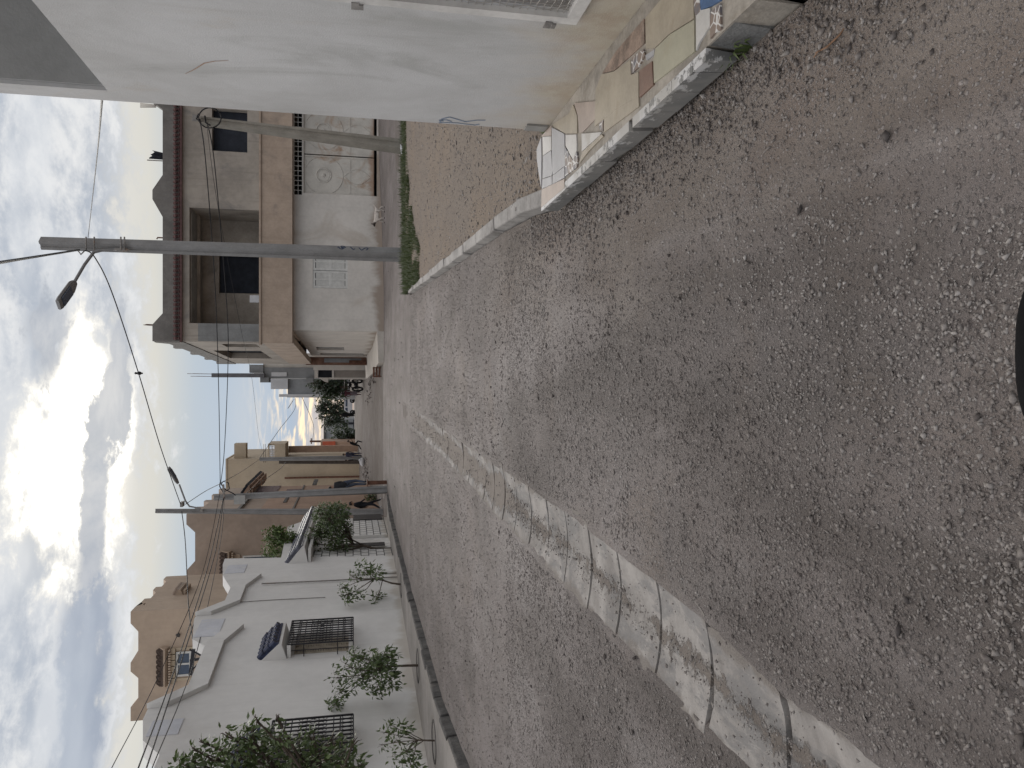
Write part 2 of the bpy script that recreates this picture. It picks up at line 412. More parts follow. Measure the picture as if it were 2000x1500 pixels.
# concave concrete drain between the two lanes, cast in short slabs
def drain_mat():
    m, N, b = shell('drain_concrete'); p = N.new('ShaderNodeNewGeometry').outputs['Position']; x, y, z = N.sep(p)
    at = N.new('ShaderNodeAttribute', attribute_name='across').outputs['Fac']
    n1 = N.noise(p, 2.2, 7, .65, .5); n2_ = N.noise(p, 14, 5, .65); g = N.noise(p, 180, 3, .7)
    col = N.mix(N.step(n1, .35, .65), (.20, .188, .178), (.345, .328, .312))
    col = N.mix(N.math('MULTIPLY', N.step(N.noise(N.vmul(p, (2, .8, 1), (3, 9, 1)), 3.6, 8, .74, .3), .47, .57), .7), col, (.17, .168, .168))
    col = N.mix(N.math('MULTIPLY', N.step(n2_, .5, .75), .35), col, (.24, .22, .20))
    # silt lying along the middle, thicker further up the street
    far = N.step(y, 2.0, 9.0)
    mid = N.math('SUBTRACT', 1.0, N.math('ABSOLUTE', N.math('SUBTRACT', at, .47)))
    lon = N.noise(N.vmul(p, (.6, 1, 1), (2, 1, 0)), 1.1, 3, .5)
    q = N.math('ADD', N.math('ADD', mid, N.math('MULTIPLY', far, .30)), N.math('ADD', N.math('MULTIPLY', N.math('SUBTRACT', n2_, .5), .60), N.math('MULTIPLY', N.math('SUBTRACT', lon, .5), .75)))
    silt = N.step(q, .955, 1.03)
    fade = N.step(N.math('ADD', y, N.math('MULTIPLY', N.math('SUBTRACT', n2_, .5), 9)), 14, 19.5)
    sc = N.mix(N.step(g, .3, .7), (.13, .112, .098), (.20, .178, .16))
    col = N.mix(silt, col, sc); col = N.mix(N.math('MULTIPLY', fade, .9), col, (.21, .19, .18))
    ed = N.math('ABSOLUTE', N.math('SUBTRACT', N.math('MULTIPLY', at, 2), 1)); en = N.noise(N.vmul(p, (1, .6, 1), (6, 6, 2)), 5, 6, .7, .4)
    ed = N.step(N.math('ADD', ed, N.math('MULTIPLY', N.math('SUBTRACT', en, .5), 1.3)), .74, .98); col = N.mix(N.math('MULTIPLY', ed, .85), col, N.mix(N.step(g, .3, .7), (.12, .106, .095), (.21, .19, .172)))
    N.put(b.inputs['Base Color'], col); b.inputs['Roughness'].default_value = .85; b.inputs['Specular IOR Level'].default_value = .25
    bump(N, b, N.math('ADD', N.math('MULTIPLY', g, .4), N.math('ADD', N.math('MULTIPLY', silt, 1.3), N.math('MULTIPLY', n2_, 1.2))), .9, .006)
    return m
def drain():
    vs = []; fs = []; ac = []
    y = .7; rr = random.Random(3)
    while y < 20.3:
        ln = .49 * rr.uniform(.93, 1.08) * (1 if y < 8 else 1.1); gap = .027 if y < 9 else .018
        dz = rr.uniform(-.004, .004); eL, eR = rr.uniform(-.025, .02), rr.uniform(-.03, .035)
        ni, nj = 14, 13; o = len(vs)
        for i in range(ni + 1):
            t = i / ni; yy0 = y + gap / 2 + (ln - gap) * t
            for j in range(nj + 1):
                a = j / nj
                yy = yy0 + .010 * n2(a * 3, y, 1.3, 4) * (1 if i in (0, ni) else 0)
                l, r = interp(yy, LT), interp(yy, RT)
                l += eL + .024 * n2(0, yy, 7, 1) + .012 * n2(0, yy, 23, 2) + (.012 * (abs(2 * t - 1) ** 8)); r += eR + .034 * n2(0, yy, 6, 9) + .016 * n2(0, yy, 21, 3) - (.014 * (abs(2 * t - 1) ** 8))
                x = l + (r - l) * a
                z = .004 + (road_z(l - .07, yy) * (1 - a) + road_z(r + .07, yy) * a) + dz * .5 - .030 * (1 - (2 * a - 1) ** 2) + .003 * n2(x, yy, 6, 8)
                if j in (0, nj): z -= .005
                vs.append((x, yy, z)); ac.append(a)
        k = nj + 1
        for i in range(ni):
            for j in range(nj): a = o + i * k + j; fs.append((a, a + 1, a + k + 1, a + k))
        ring = [o + j for j in range(k)] + [o + i * k + nj for i in range(1, ni + 1)] + [o + ni * k + j for j in range(nj - 1, -1, -1)] + [o + i * k for i in range(ni - 1, 0, -1)]
        b0 = len(vs)
        m = len(ring)
        for i in ring: vs.append(vs[i]); ac.append(ac[i])
        for i in ring: vs.append((vs[i][0], vs[i][1], -.075)); ac.append(ac[i])
        for i in range(len(ring)): j = (i + 1) % len(ring); fs.append((b0 + j, b0 + i, b0 + m + i, b0 + m + j))
        y += ln
    me = bpy.data.meshes.new('drain'); me.from_pydata(vs, [], fs); me.materials.append(drain_mat())
    at = me.attributes.new('across', 'FLOAT', 'POINT'); at.data.foreach_set('value', ac)
    me.polygons.foreach_set('use_smooth', [True] * len(fs))
    o = link('drainage_channel', me, None, V((0, 0, 0))); o['kind'] = 'structure'
drain()

# loose stones and chips, real ones, thinning out with distance
def pebbles(name, pts, size, label, tones, kindtone):
    n = len(pts)
    base = np.array([[1, 0, 0], [-1, 0, 0], [0, 1, 0], [0, -1, 0], [0, 0, 1], [0, 0, -1]], float)
    k = np.repeat(base[None], n, 0) * (1 + .35 * nrng.standard_normal((n, 6, 1)).clip(-1.2, 1.2)) + .22 * nrng.standard_normal((n, 6, 3))
    k *= np.stack([nrng.uniform(.7, 1.35, n), nrng.uniform(.55, 1.1, n), nrng.uniform(.35, .8, n)], 1)[:, None, :]
    a = nrng.uniform(0, 2 * np.pi, n); ca, sa = np.cos(a)[:, None], np.sin(a)[:, None]
    tx = nrng.normal(0, .45, n)[:, None]; x, y, z = k[..., 0], k[..., 1], k[..., 2]
    y, z = y * np.cos(tx) - z * np.sin(tx), y * np.sin(tx) + z * np.cos(tx)
    k = np.stack([x * ca - y * sa, x * sa + y * ca, z], -1) * size[:, None, None] + pts[:, None, :]
    fb = np.array([[0, 2, 4], [2, 1, 4], [1, 3, 4], [3, 0, 4], [2, 0, 5], [1, 2, 5], [3, 1, 5], [0, 3, 5]])
    f = (fb[None] + (np.arange(n) * 6)[:, None, None]).reshape(-1)
    me = bpy.data.meshes.new(name); me.vertices.add(n * 6); me.vertices.foreach_set('co', k.reshape(-1))
    me.loops.add(len(f)); me.loops.foreach_set('vertex_index', f.astype(np.int32))
    me.polygons.add(n * 8); me.polygons.foreach_set('loop_start', np.arange(0, n * 24, 3, dtype=np.int32))
    me.polygons.foreach_set('loop_total', np.full(n * 8, 3, np.int32)); me.update(calc_edges=True)
    at = me.attributes.new('tone', 'FLOAT', 'POINT'); at.data.foreach_set('value', np.repeat(tones, 6))
    me.materials.append(kindtone); o = link(name, me, None, V((0, 0, 0))); o['kind'] = 'stuff'; o['label'] = label
    return o
def stone_mat():
    m, N, b = shell('loose_stone'); t = N.new('ShaderNodeAttribute', attribute_name='tone').outputs['Fac']
    p = N.new('ShaderNodeNewGeometry').outputs['Position']
    col = N.ramp(t, [(0, (.06, .055, .055)), (.2, (.155, .136, .127)), (.6, (.285, .264, .25)), (.9, (.385, .365, .35)), (1, (.44, .42, .405))])
    col = N.mix(N.step(N.noise(p, 150, 3, .6), .3, .75), N.mix(.35, col, (.05, .04, .035)), col)
    N.put(b.inputs['Base Color'], col); b.inputs['Roughness'].default_value = .8; b.inputs['Specular IOR Level'].default_value = .3
    return m
m_stone = stone_mat()
def scatter_road(n, y0, y1, pw, smin, smean, smax):
    u = nrng.uniform(0, 1, n); y = y0 + (y1 - y0) * u ** pw
    x = np.array([nrng.uniform(interp(q, LK) + .05 if q > 4 else -1.05 * q, min(interp(min(q, 18), RK) - .03, .3 + 1.0 * q)) for q in y])
    cl = np.array([n2(a, b, 1.1, 3) + .6 * n2(a, b * .8, 3.7, 6) for a, b in zip(x, y)])
    keep = nrng.uniform(-.75, .45, n) < cl + .12
    keep &= nrng.uniform(0, 1, n) > np.array([.72 * smooth((a - .15) / .5) * (1 - smooth((b - 3.2) / 2.5)) for a, b in zip(x, y)])
    l = np.array([interp(q, LT) for q in y]); r = np.array([interp(q, RT) for q in y])
    inn = (x > l - .01) & (x < r + .01) & (y < 20)
    mid = np.abs((x - l) / (r - l) - .47)
    keep &= ~inn | (nrng.uniform(0, 1, n) < np.where(mid < .12 + .012 * y, .5, .05))
    x, y = x[keep], y[keep]; n = len(x)
    s = np.clip(nrng.lognormal(math.log(smean), .45, n), smin, smax)
    z = np.array([road_z(a, b) for a, b in zip(x, y)]) + s * nrng.uniform(-.15, .30, n)
    inn = inn[keep]; z = np.where(inn, z + .035, z)
    tone = np.clip(nrng.beta(4.0, 3.0, n) * np.array([.86 + .38 * n2(a, b * .6, 1.0, 4) + .22 * n2(a, b * .8, 3.2, 9) for a, b in zip(x, y)]), 0, 1)
    return np.stack([x, y, z], 1), s, tone
P1, S1, T1 = scatter_road(190000, .75, 6.5, 1.3, .002, .0038, .0095)
P2, S2, T2 = scatter_road(60000, 3.5, 18.0, 1.15, .004, .0068, .013)
# darker coarse grit thrown against the tiled kerb
ng = 5200; gy_ = nrng.uniform(1.2, 5.6, ng); gxx = np.array([interp(q, RK) for q in gy_]) - np.abs(nrng.normal(.03, .13, ng)) - .01
S3 = np.clip(nrng.lognormal(math.log(.005), .45, ng), .002, .014)
P3 = np.stack([gxx, gy_, np.array([road_z(a, b) for a, b in zip(gxx, gy_)]) + S3 * .2], 1); T3 = nrng.beta(1.6, 3.4, ng)
# a few clods
nc = 90; cy = .9 + 10 * nrng.uniform(0, 1, nc) ** 1.5; cx = np.array([nrng.uniform(max(-3.6, -1.0 * q), min(1.0, .3 + q)) for q in cy])
S4 = nrng.uniform(.009, .017, nc); P4 = np.stack([cx, cy, np.array([road_z(a, b) for a, b in zip(cx, cy)]) + .006], 1); T4 = nrng.uniform(.02, .3, nc)
pebbles('road_gravel', np.concatenate([P1, P2, P3, P4]), np.concatenate([S1, S2, S3, S4]), 'grey and tan stone chips loose on the worn street surface', np.concatenate([T1, T2, T3, T4]), m_stone)

# dirt plot on the right behind its kerb
LOT = [(4.72, 1.2), (5.4, 1.28), (9.4, 1.56), (17.4, 2.08), (19.3, 2.2)]
def lot_z(x, y): return .085 + .02 * n2(x, y, .8, 3) + .008 * n2(x, y, 4, 1) + .05 * smooth((x - 1.6) / 3) - .10 * smooth((y - 17.6) / 1.8)
grid('dirt_plot', lambda y: [interp(y, LOT) + (12 - interp(y, LOT)) * (i / 60) ** 1.5 for i in range(61)], frange(4.6, 19.4, .16), lot_z, m_lot)
npb = 14000; py_ = 4.8 + 13 * nrng.uniform(0, 1, npb) ** 1.3; px_ = np.array([nrng.uniform(interp(q, LOT) + .02, min(7.5, .45 * q + .6)) for q in py_])
S5 = np.clip(nrng.lognormal(math.log(.006), .5, npb), .003, .022)
pebbles('plot_gravel', np.stack([px_, py_, np.array([lot_z(a, b) for a, b in zip(px_, py_)]) + S5 * .15], 1), S5, 'small dark stones strewn over the dirt plot', nrng.beta(3.2, 2.8, npb), m_stone)
def kerb_right():
    mb = MB(); y = 4.66; rr = random.Random(5)
    while y < 17.3:
        ln = rr.uniform(.75, 1.05); y1 = min(y + ln, 17.5)
        a, b = interp(y + .01, RK), interp(y1 - .012, RK); w = .13; h = .105 + rr.uniform(-.012, .008); h2 = h + rr.uniform(-.01, .01)
        x0, x1 = a + rr.uniform(-.01, .01), b + rr.uniform(-.01, .01)
        mb.hexa([(x0, y + .01, -.08), (x0 + w, y + .01, -.08), (x1 + w, y1 - .012, -.08), (x1, y1 - .012, -.08),
                 (x0 + .02, y + .01, h), (x0 + w, y + .01, h + .005), (x1 + w, y1 - .012, h2 + .005), (x1 + .02, y1 - .012, h2)])
        y = y1
    o = struct('kerb', mb, m_kerb); bv = o.modifiers.new('b', 'BEVEL'); bv.width = .012; bv.segments = 2
kerb_right()

# left pavement and its blackened kerb
def pave_left():
    mb = MB(); ys = [-2, 2, 5, 8.6, 10, 11.3, 14, 17.6, 21, 25, 28, 29.8]
    for a, b in zip(ys, ys[1:]):
        xa, xb = interp(a, LK), interp(b, LK)
        za = .125 if a < 26 else .125 - .1 * (a - 26) / 4; zb = .125 if b < 26 else .125 - .1 * (b - 26) / 4
        mb.hexa([(-11, a, -.1), (xa - .06, a, -.1), (xb - .06, b, -.1), (-11, b, -.1), (-11, a, .06), (xa - .06, a, za - .004), (xb - .06, b, zb - .004), (-11, b, .06)])
    struct('pavement', mb, m_pave)
    mb = MB(); y = -1.; rr = random.Random(8)
    while y < 29.2:
        y1 = y + rr.uniform(.55, 1.1); xa, xb = interp(y, LK) + rr.uniform(-.02, .02), interp(y1, LK) + rr.uniform(-.02, .02); h = .13 + rr.uniform(-.02, .008) if y < 26 else .13 - .1 * (y - 26) / 4
        if 7.9 < y < 8.6: h -= .02
        mb.hexa([(xa - .09, y + .004, -.1), (xa, y + .004, -.1), (xb, y1 - .004, -.1), (xb - .09, y1 - .004, -.1),
                 (xa - .09, y + .004, h), (xa - .02, y + .004, h), (xb - .02, y1 - .004, h), (xb - .09, y1 - .004, h)])
        y = y1
    o = struct('kerb', mb, m_concd); bv = o.modifiers.new('b', 'BEVEL'); bv.width = .015; bv.segments = 2
pave_left()
# ------------------------------------------------------------------ near house on the right with its tiled ledge
m_nearw = None
def near_wall_mat():
    m, N, b = shell('near_plaster'); p = N.new('ShaderNodeNewGeometry').outputs['Position']; x, y, z = N.sep(p)
    n1 = N.noise(N.vmul(p, (1, 1, .55)), 1.1, 7, .65, .5); n2_ = N.noise(p, 9, 5, .65)
    col = N.mix(N.step(n1, .3, .7), (.46, .46, .455), (.60, .605, .61))
    smear = N.noise(N.vmul(p, (1, 1.6, .45), (4, 4, 7)), 1.5, 6, .62, .9)
    col = N.mix(N.math('MULTIPLY', N.step(smear, .50, .72), .55), col, (.34, .345, .33))
    tan = N.noise(N.vmul(p, (1, 1, .7), (8, 1, 3)), 1.2, 7, .66, .8)
    col = N.mix(N.math('MULTIPLY', N.step(tan, .52, .74), .55), col, (.47, .40, .31))
    # mud splashed up from the ledge
    sp = N.math('SUBTRACT', N.math('ADD', .62, N.math('MULTIPLY', N.math('SUBTRACT', n1, .5), 1.7)), N.math('MULTIPLY', z, .95))
    col = N.mix(N.math('MULTIPLY', N.step(sp, .05, .55), .75), col, N.mix(N.step(n2_, .35, .65), (.47, .41, .30), (.40, .31, .21)))
    sv = N.noise(N.vmul(p, (9, 9, .3)), 1, 5, .6)
    col = N.mix(N.math('MULTIPLY', N.step(sv, .56, .8), .22), col, (.33, .32, .29))
    N.put(b.inputs['Base Color'], col); b.inputs['Roughness'].default_value = .8; b.inputs['Specular IOR Level'].default_value = .25
    bump(N, b, N.math('ADD', N.noise(p, 130, 4, .65), N.math('MULTIPLY', N.noise(N.vmul(p, (1, 1, .5)), 14, 5, .6), 1.6)), .5, .004)
    return m
m_nearw = near_wall_mat()
m_greyw = mat('grey_plaster', (.40, .405, .40), .9, .08, 1.5, (.25, .25, .25), .3)
m_whitep = mat('white_paint', (.62, .61, .59), .6, .1, 4, (.35, .32, .28), .4, 5, bd=.001)
m_brownw = mat('brown_shutter_wood', (.15, .105, .08), .7, .3, 5, (.06, .04, .03), .5, 3, streak=.4)
m_wire = mat('galvanised_wire', (.45, .43, .40), .5, .15, 20, metal=.3, bd=0)
m_iron = mat('black_iron', (.018, .018, .022), .5, .2, 8, bd=.0005)
m_steel = mat('rusty_grey_steel', (.22, .21, .20), .6, .2, 9, (.2, .10, .05), .5, 6, bd=.001)
m_spray = mat('blue_spray_paint', (.19, .235, .31), .8, .15, 20, bd=0)
m_weed = leafmat('weed_leaf', (.07, .11, .035), (.13, .17, .06))
XW = 1.53
def near_house():
    t = thing('house', 'near white plastered house with mesh window at right edge of street', 'house', (XW, 4.5, 0))
    W = Wall((XW, 0), (XW, 1))          # s = y ; outward towards the street
    wy0 = 1.4; wyc = 4.5; ztop = 6.2; zs = 2.555
    mb = MB()
    win = (2.0, 3.02, .30, 2.05)
    W.prism(mb, [(wy0, -.1), (wyc, -.1), (wyc, ztop), (wyc - .15, ztop), (wyc - .15, zs), (wy0, zs)], -.22, 0, [rect(win[0], win[1], win[2] + .09, win[3])])
    mb.box(XW + .22, 7.5, wyc - .15, wyc, -.1, ztop)                       # gable wall away from the street
    mb.box(XW + .22, 7.5, wy0 - .2, wy0, -.1, ztop); mb.box(7.3, 7.5, wy0, wyc - .2, -.1, ztop)
    mb.build('wall', m_nearw, t)
    mb = MB(); mb.box(XW + .22, 7.3, wy0, wyc - .2, zs - .18, zs - .02); mb.build('terrace_floor', m_conc, t)
    mb = MB(); mb.box(XW + .02, 7.3, wyc - .172, wyc - .152, zs + .002, ztop - .05); mb.build('return_wall', m_greyw, t)
    mb = MB(); mb.box(XW - .0, 7.5, wy0 - .2, wyc, ztop + .003, ztop + .2); mb.build('roof', m_conc, t)
    # window: frame, expanded mesh, timber shutter behind
    f = MB(); y0, y1, z0, z1 = 1.98, 3.10, .385, 2.07; w = .052
    for q in ((y0, y1, z0, z0 + w), (y0, y1, z1 - w, z1), (y0, y0 + w, z0 + w, z1 - w), (y1 - w, y1, z0 + w, z1 - w)): W.box(f, *q, -.02, .025)
    fr = f.build('window', m_whitep, t)
    mm = MB(); rr = random.Random(2)
    for k in range(52):
        z = z0 + w + (z1 - z0 - 2 * w) * (k + .5) / 52
        ya, yb = y0 + w, y1 - w; n = 40
        mm.tube([W.P(ya + (yb - ya) * i / n, z + .004 * math.sin(i * 2.1 + k) + rr.uniform(-.0015, .0015), .004 + .003 * math.sin(i * 2.1 + k)) for i in range(n + 1)], .0017, 4)
    for k in range(26):
        y = y0 + w + (y1 - y0 - 2 * w) * (k + .5) / 26; n = 46
        mm.tube([W.P(y + .005 * math.sin(i * 1.57 + k * 3.14), z0 + w + (z1 - z0 - 2 * w) * i / n, .004 - .003 * math.sin(i * 1.57)) for i in range(n + 1)], .0017, 4)
    mm.build('mesh_screen', m_wire, fr)
    s = MB()
    for k in range(7):
        a = y0 + .05 + (y1 - y0 - .1) * k / 7; W.box(s, a + .003, a + (y1 - y0 - .1) / 7 - .003, z0 + .03, z1 - .03, -.10, -.06)
    s.build('shutter', m_brownw, fr)
    for zz in (.50, 1.29):
        h = MB(); W.box(h, 3.09, 3.145, zz - .012, zz + .018, .0255, .029); W.box(h, 3.10, 3.135, zz - .03, zz - .012, .0255, .033); h.build('hinge', m_steel, fr)
    g = MB()     # sprayed scribble at the corner
    for st in ([(4.46, .79), (4.42, .80), (4.38, .76), (4.41, .71), (4.44, .66), (4.40, .60), (4.39, .55)],
               [(4.475, .80), (4.44, .81), (4.43, .77), (4.455, .74)],
               [(4.49, .81), (4.475, .76), (4.47, .70), (4.48, .64), (4.485, .60)], [(4.49, .60), (4.465, .575)]):
        g = MB()
        for (a, b), (c, d) in zip(st, st[1:]):
            g.bar(W.P(a, b, .0012), W.P(c, d, .0012), .010, .0016, up=W.n)
        g.build('graffiti', m_spray, t)
    g = MB(); q = [W.hit(*p) for p in ((362, 144), (380, 135), (399, 123), (420, 119), (446, 118))]; g.tube([W.P(a, b, .0005) for a, b in q], [.001, .0025, .003, .002, .001], 5); g.build('crack', mat('rust_crack', (.36, .25, .19), .9, .1, 20, bd=0), t)
    mb = MB(); mb.box(XW - .012, XW - .0015, 4.40, 4.49, .175, .30); mb.build('plaster_patch', m_conc, t)
near_house()

# tiled ledge
def T(name, c, var=.12, stain=None, sa=.4, vs=6, rough=.45): return mat(name, c, rough, var, vs, stain, sa, 7, bs=120, bd=.0012)
tiles = [T('tile_white', (.50, .49, .47), .08, (.36, .33, .28), .6), T('tile_grey', (.36, .36, .37), .08, (.22, .20, .18), .3), T('tile_beige', (.34, .30, .235), .10, (.27, .22, .16), .5),
         T('tile_brown', (.235, .175, .14), .35, (.36, .31, .26), .6, 14), T('tile_yellow', (.36, .345, .265), .07, (.33, .27, .18), .4), T('tile_terracotta', (.20, .125, .095), .12, (.26, .21, .17), .4),
         T('tile_blue', (.07, .13, .25), .15, (.2, .22, .26), .5), T('tile_pink', (.36, .30, .26), .10, (.25, .20, .17), .4)]
def mosaic_mat():
    m, N, b = shell('tile_mosaic'); p = N.new('ShaderNodeNewGeometry').outputs['Position']
    v = N.vor(N.vmul(p, (1, 1, 0)), 22, 'DISTANCE_TO_EDGE'); e = N.math('SUBTRACT', 1.0, N.step(v.outputs['Distance'], .03, .07))
    col = N.mix(e, N.mix(N.step(N.noise(p, 9, 4), .4, .6), (.13, .13, .15), (.22, .17, .14)), (.60, .59, .57))
    N.put(b.inputs['Base Color'], col); b.inputs['Roughness'].default_value = .5; return m
tiles.append(mosaic_mat())
def riser_mat():
    m, N, b = shell('worn_riser_tile'); p = N.new('ShaderNodeNewGeometry').outputs['Position']; x, y, z = N.sep(p)
    n = N.noise(N.vmul(p, (1, 1, 1.6)), 16, 6, .7); n1 = N.noise(p, 5, 5, .6)
    f = N.step(N.math('ADD', N.math('MULTIPLY', N.math('SUBTRACT', z, .138), 9), N.math('MULTIPLY', N.math('SUBTRACT', n, .5), 3.0)), -.05, .12)
    col = N.mix(f, N.mix(N.step(n1, .35, .65), (.15, .152, .15), (.225, .22, .21)), N.mix(N.step(n1, .4, .6), (.52, .52, .52), (.40, .39, .37)))
    N.put(b.inputs['Base Color'], col); b.inputs['Roughness'].default_value = .6
    bump(N, b, N.math('ADD', n, f), .5, .002); return m
m_riser = riser_mat()
m_mort = mat('mortar', (.30, .275, .24), .9, .2, 5, (.2, .17, .13), .5, 6, bd=.004)
m_recess = mat('broken_concrete', (.15, .152, .15), .95, .22, 6, (.085, .08, .075), .6, 7, bs=80, bd=.008)
def tiled_ledge():
    zt = .165; XE = 1.075
    mb = MB()
    mb.box(XE + .035, XW - .002, 2.03, 4.60, -.1, zt - .004)              # mortar bed, set back under the tile edge
    mb.box(XE + .05, XW - .002, 1.985, 2.03, -.1, zt - .02, 2)
    rr = random.Random(4)
    def tile(org, sc, pts, mi):
        q = [G(org[0] + a / sc, org[1] + b / sc, zt) for a, b in pts]
        c = sum(q, V((0, 0, 0))) / len(q); q = [c + (p - c) * .985 for p in q]
        q = [V((min(max(p.x, XE), XW - .004), p.y, zt - .004)) for p in q]
        mb.prism(q, (0, 0, .006 + rr.uniform(0, .0022)), mi=mi + 3)
    a5 = ((1000, 200), 5.0); a6 = ((1200, 0), 5.0)
    for pts, mi in (([(300, 335), (385, 330), (387, 465), (305, 520)], 0), ([(305, 524), (385, 469), (397, 660), (392, 715), (300, 745)], 1), ([(300, 750), (392, 720), (395, 800), (295, 845)], 1),
                    ([(390, 240), (515, 305), (520, 620), (402, 712), (396, 660)], 1), ([(525, 316), (630, 311), (636, 400), (634, 470), (600, 565), (575, 520), (526, 420)], 0),
                    ([(682, 306), (876, 290), (862, 322), (686, 480)], 0), ([(520, 430), (575, 525), (600, 572), (640, 480), (650, 560), (640, 635), (522, 725)], 8),
                    ([(660, 600), (690, 486), (880, 310), (900, 330), (760, 470), (690, 560)], 2), ([(402, 718), (516, 628), (518, 735), (400, 800)], 1),
                    ([(292, 850), (515, 745), (518, 838), (286, 1028)], 7), ([(285, 300), (390, 225), (388, 325), (296, 332)], 7),
                    ([(395, 220), (560, 110), (600, 20), (640, 130), (640, 305), (520, 305)], 2), ([(610, 5), (885, -20), (850, 130), (690, 296), (660, 300), (645, 130)], 7),
                    ([(850, 140), (890, 80), (893, 285), (860, 255)], 8), ([(900, -20), (1240, -190), (1245, 40), (1100, 150), (900, 295)], 2),
                    ([(246, 455), (290, 336), (293, 520), (290, 840), (270, 720), (248, 560)], 1)): tile(*a5, pts, mi)
    for pts, mi in (([(250, 692), (375, 597), (388, 830), (252, 955)], 5), ([(170, 570), (290, 480), (305, 540), (240, 660), (175, 722)], 8), ([(310, 540), (400, 482), (395, 540), (320, 590)], 1),
                    ([(20, 500), (295, 180), (302, 420), (0, 692), (-120, 720)], 3), ([(305, 175), (470, -20), (780, -60), (786, 180), (545, 330), (400, 470), (310, 480)], 2),
                    ([(405, 475), (550, 335), (790, 190), (792, 505), (392, 815), (385, 590)], 4), ([(-180, 880), (-120, 725), (0, 697), (165, 580), (170, 730), (246, 700), (246, 940), (40, 1060), (-190, 1240)], 2),
                    ([(840, -40), (1065, -60), (1040, 10), (950, 62), (852, 100)], 6), ([(1040, 30), (1050, 285), (985, 330), (945, 380), (942, 130)], 8), ([(800, 110), (938, 75), (938, 255), (832, 420), (802, 500)], 0),
                    ([(780, -70), (836, -50), (850, 105), (800, 160), (786, 100)], 8)): tile(*a6, pts, mi)
    # glazed riser pieces hung on the edge, some broken off
    ys = [2.34, 2.44, 2.62, 2.83, 3.02, 3.06, 3.3, 3.52, 3.74, 4.0, 4.28, 4.60]
    for i, (a, b) in enumerate(zip(ys, ys[1:])):
        lo = .055 + rr.uniform(-.004, .004)
        if i == 4: continue
        lo2 = lo + .03 if i in (6,) else lo
        mb.hexa([(XE - .004, a + .002, lo), (XE + .02, a + .002, lo), (XE + .02, b - .002, lo2), (XE - .004, b - .002, lo2),
                 (XE - .012, a + .002, zt + .001), (XE + .03, a + .002, zt + .001), (XE + .03, b - .002, zt + .001), (XE - .012, b - .002, zt + .001)], 1)
    for a, b, x in ((2.03, 2.17, .03), (2.17, 2.335, .015)):
        mb.hexa([(XE + x, a, -.1), (XE + .12, a, -.1), (XE + .12, b, -.1), (XE + x, b, -.1), (XE + x + .02, a, zt - .012), (XE + .12, a, zt - .012), (XE + .12, b, zt - .012), (XE + x + .02, b, zt - .012)], 2)
    mb.box(XE + .04, XE + .06, 2.34, 4.60, -.1, .10, 2)
    # next ledge, nearer the camera
    mb.box(XE + .01, XW - .002, .9, 1.93, -.1, zt - .01, 0); 
    mb.prism([(XE - .03, .95, zt - .009), (XW - .01, .95, zt - .009), (XW - .01, 1.925, zt - .009), (XE + .10, 1.925, zt - .009), (XE + .02, 1.86, zt - .009), (XE - .02, 1.6, zt - .009)], (0, 0, .008), mi=5)
    struct('tiled_pavement', mb, [m_mort, m_riser, m_recess] + tiles)
    # broken kerb end and drain lip at the far end of the ledge
    mb = MB(); q = [(1.20, 4.62), (1.52, 4.60), (1.85, 4.63), (1.85, 4.70), (1.5, 4.69), (1.21, 4.72)]
    mb.prism([(a, b, .02) for a, b in q], (0, 0, .095)); struct('drain_lip', mb, m_kerb)
tiled_ledge()
def tuft(name, label, c, n, h, sp, cat='weed', seed=1):
    rr = random.Random(seed); mb = MB()
    for i in range(n):
        a = rr.uniform(0, 6.28); r0 = rr.uniform(0, sp * .35); b = V((c[0] + math.cos(a) * r0, c[1] + math.sin(a) * r0, c[2])); d = V((math.cos(a), math.sin(a), 0))
        hh = h * rr.uniform(.5, 1); o = sp * rr.uniform(.3, 1); w = d.cross(V((0, 0, 1))) * h * .045
        p = [b - w, b + w, b + d * o * .5 + V((0, 0, hh * .8)) + w * .9, b + d * o * .5 + V((0, 0, hh * .8)) - w * .9, b + d * o + V((0, 0, hh * rr.uniform(.6, 1.05)))]
        mb.add(p, [(0, 1, 2, 3), (3, 2, 4)])
    o = mb.build(name, m_weed, None, c); tag(o, label, cat)
    at = o.data.attributes.new('tint', 'FLOAT', 'POINT'); at.data.foreach_set('value', [rr.random() for _ in o.data.vertices])
    return o
tuft('weed', 'small green weed growing in the gap between the two tiled ledges', G(1466, 92, .01), 34, .11, .10, seed=3)
tuft('weed', 'mossy weed growing at the foot of the near house corner', (1.56, 4.64, .11), 40, .05, .06, seed=5)
def twig():
    mb = MB(); mb.tube([G(1588, 106, .012), G(1615, 92, .03), G(1640, 68, .02), G(1652, 50, .014)], [.0015, .003, .003, .0015], 5)
    mb.tube([G(1605, 98, .02), G(1598, 100, .03), G(1590, 112, .016)], .0018, 5)
    tag(mb.build('twig', mat('dry_twig', (.22, .13, .08), .8, .2, 20), None, G(1615, 92, .01)), 'dry brown twig lying on dirt near the tiled ledge', 'twig')
twig()
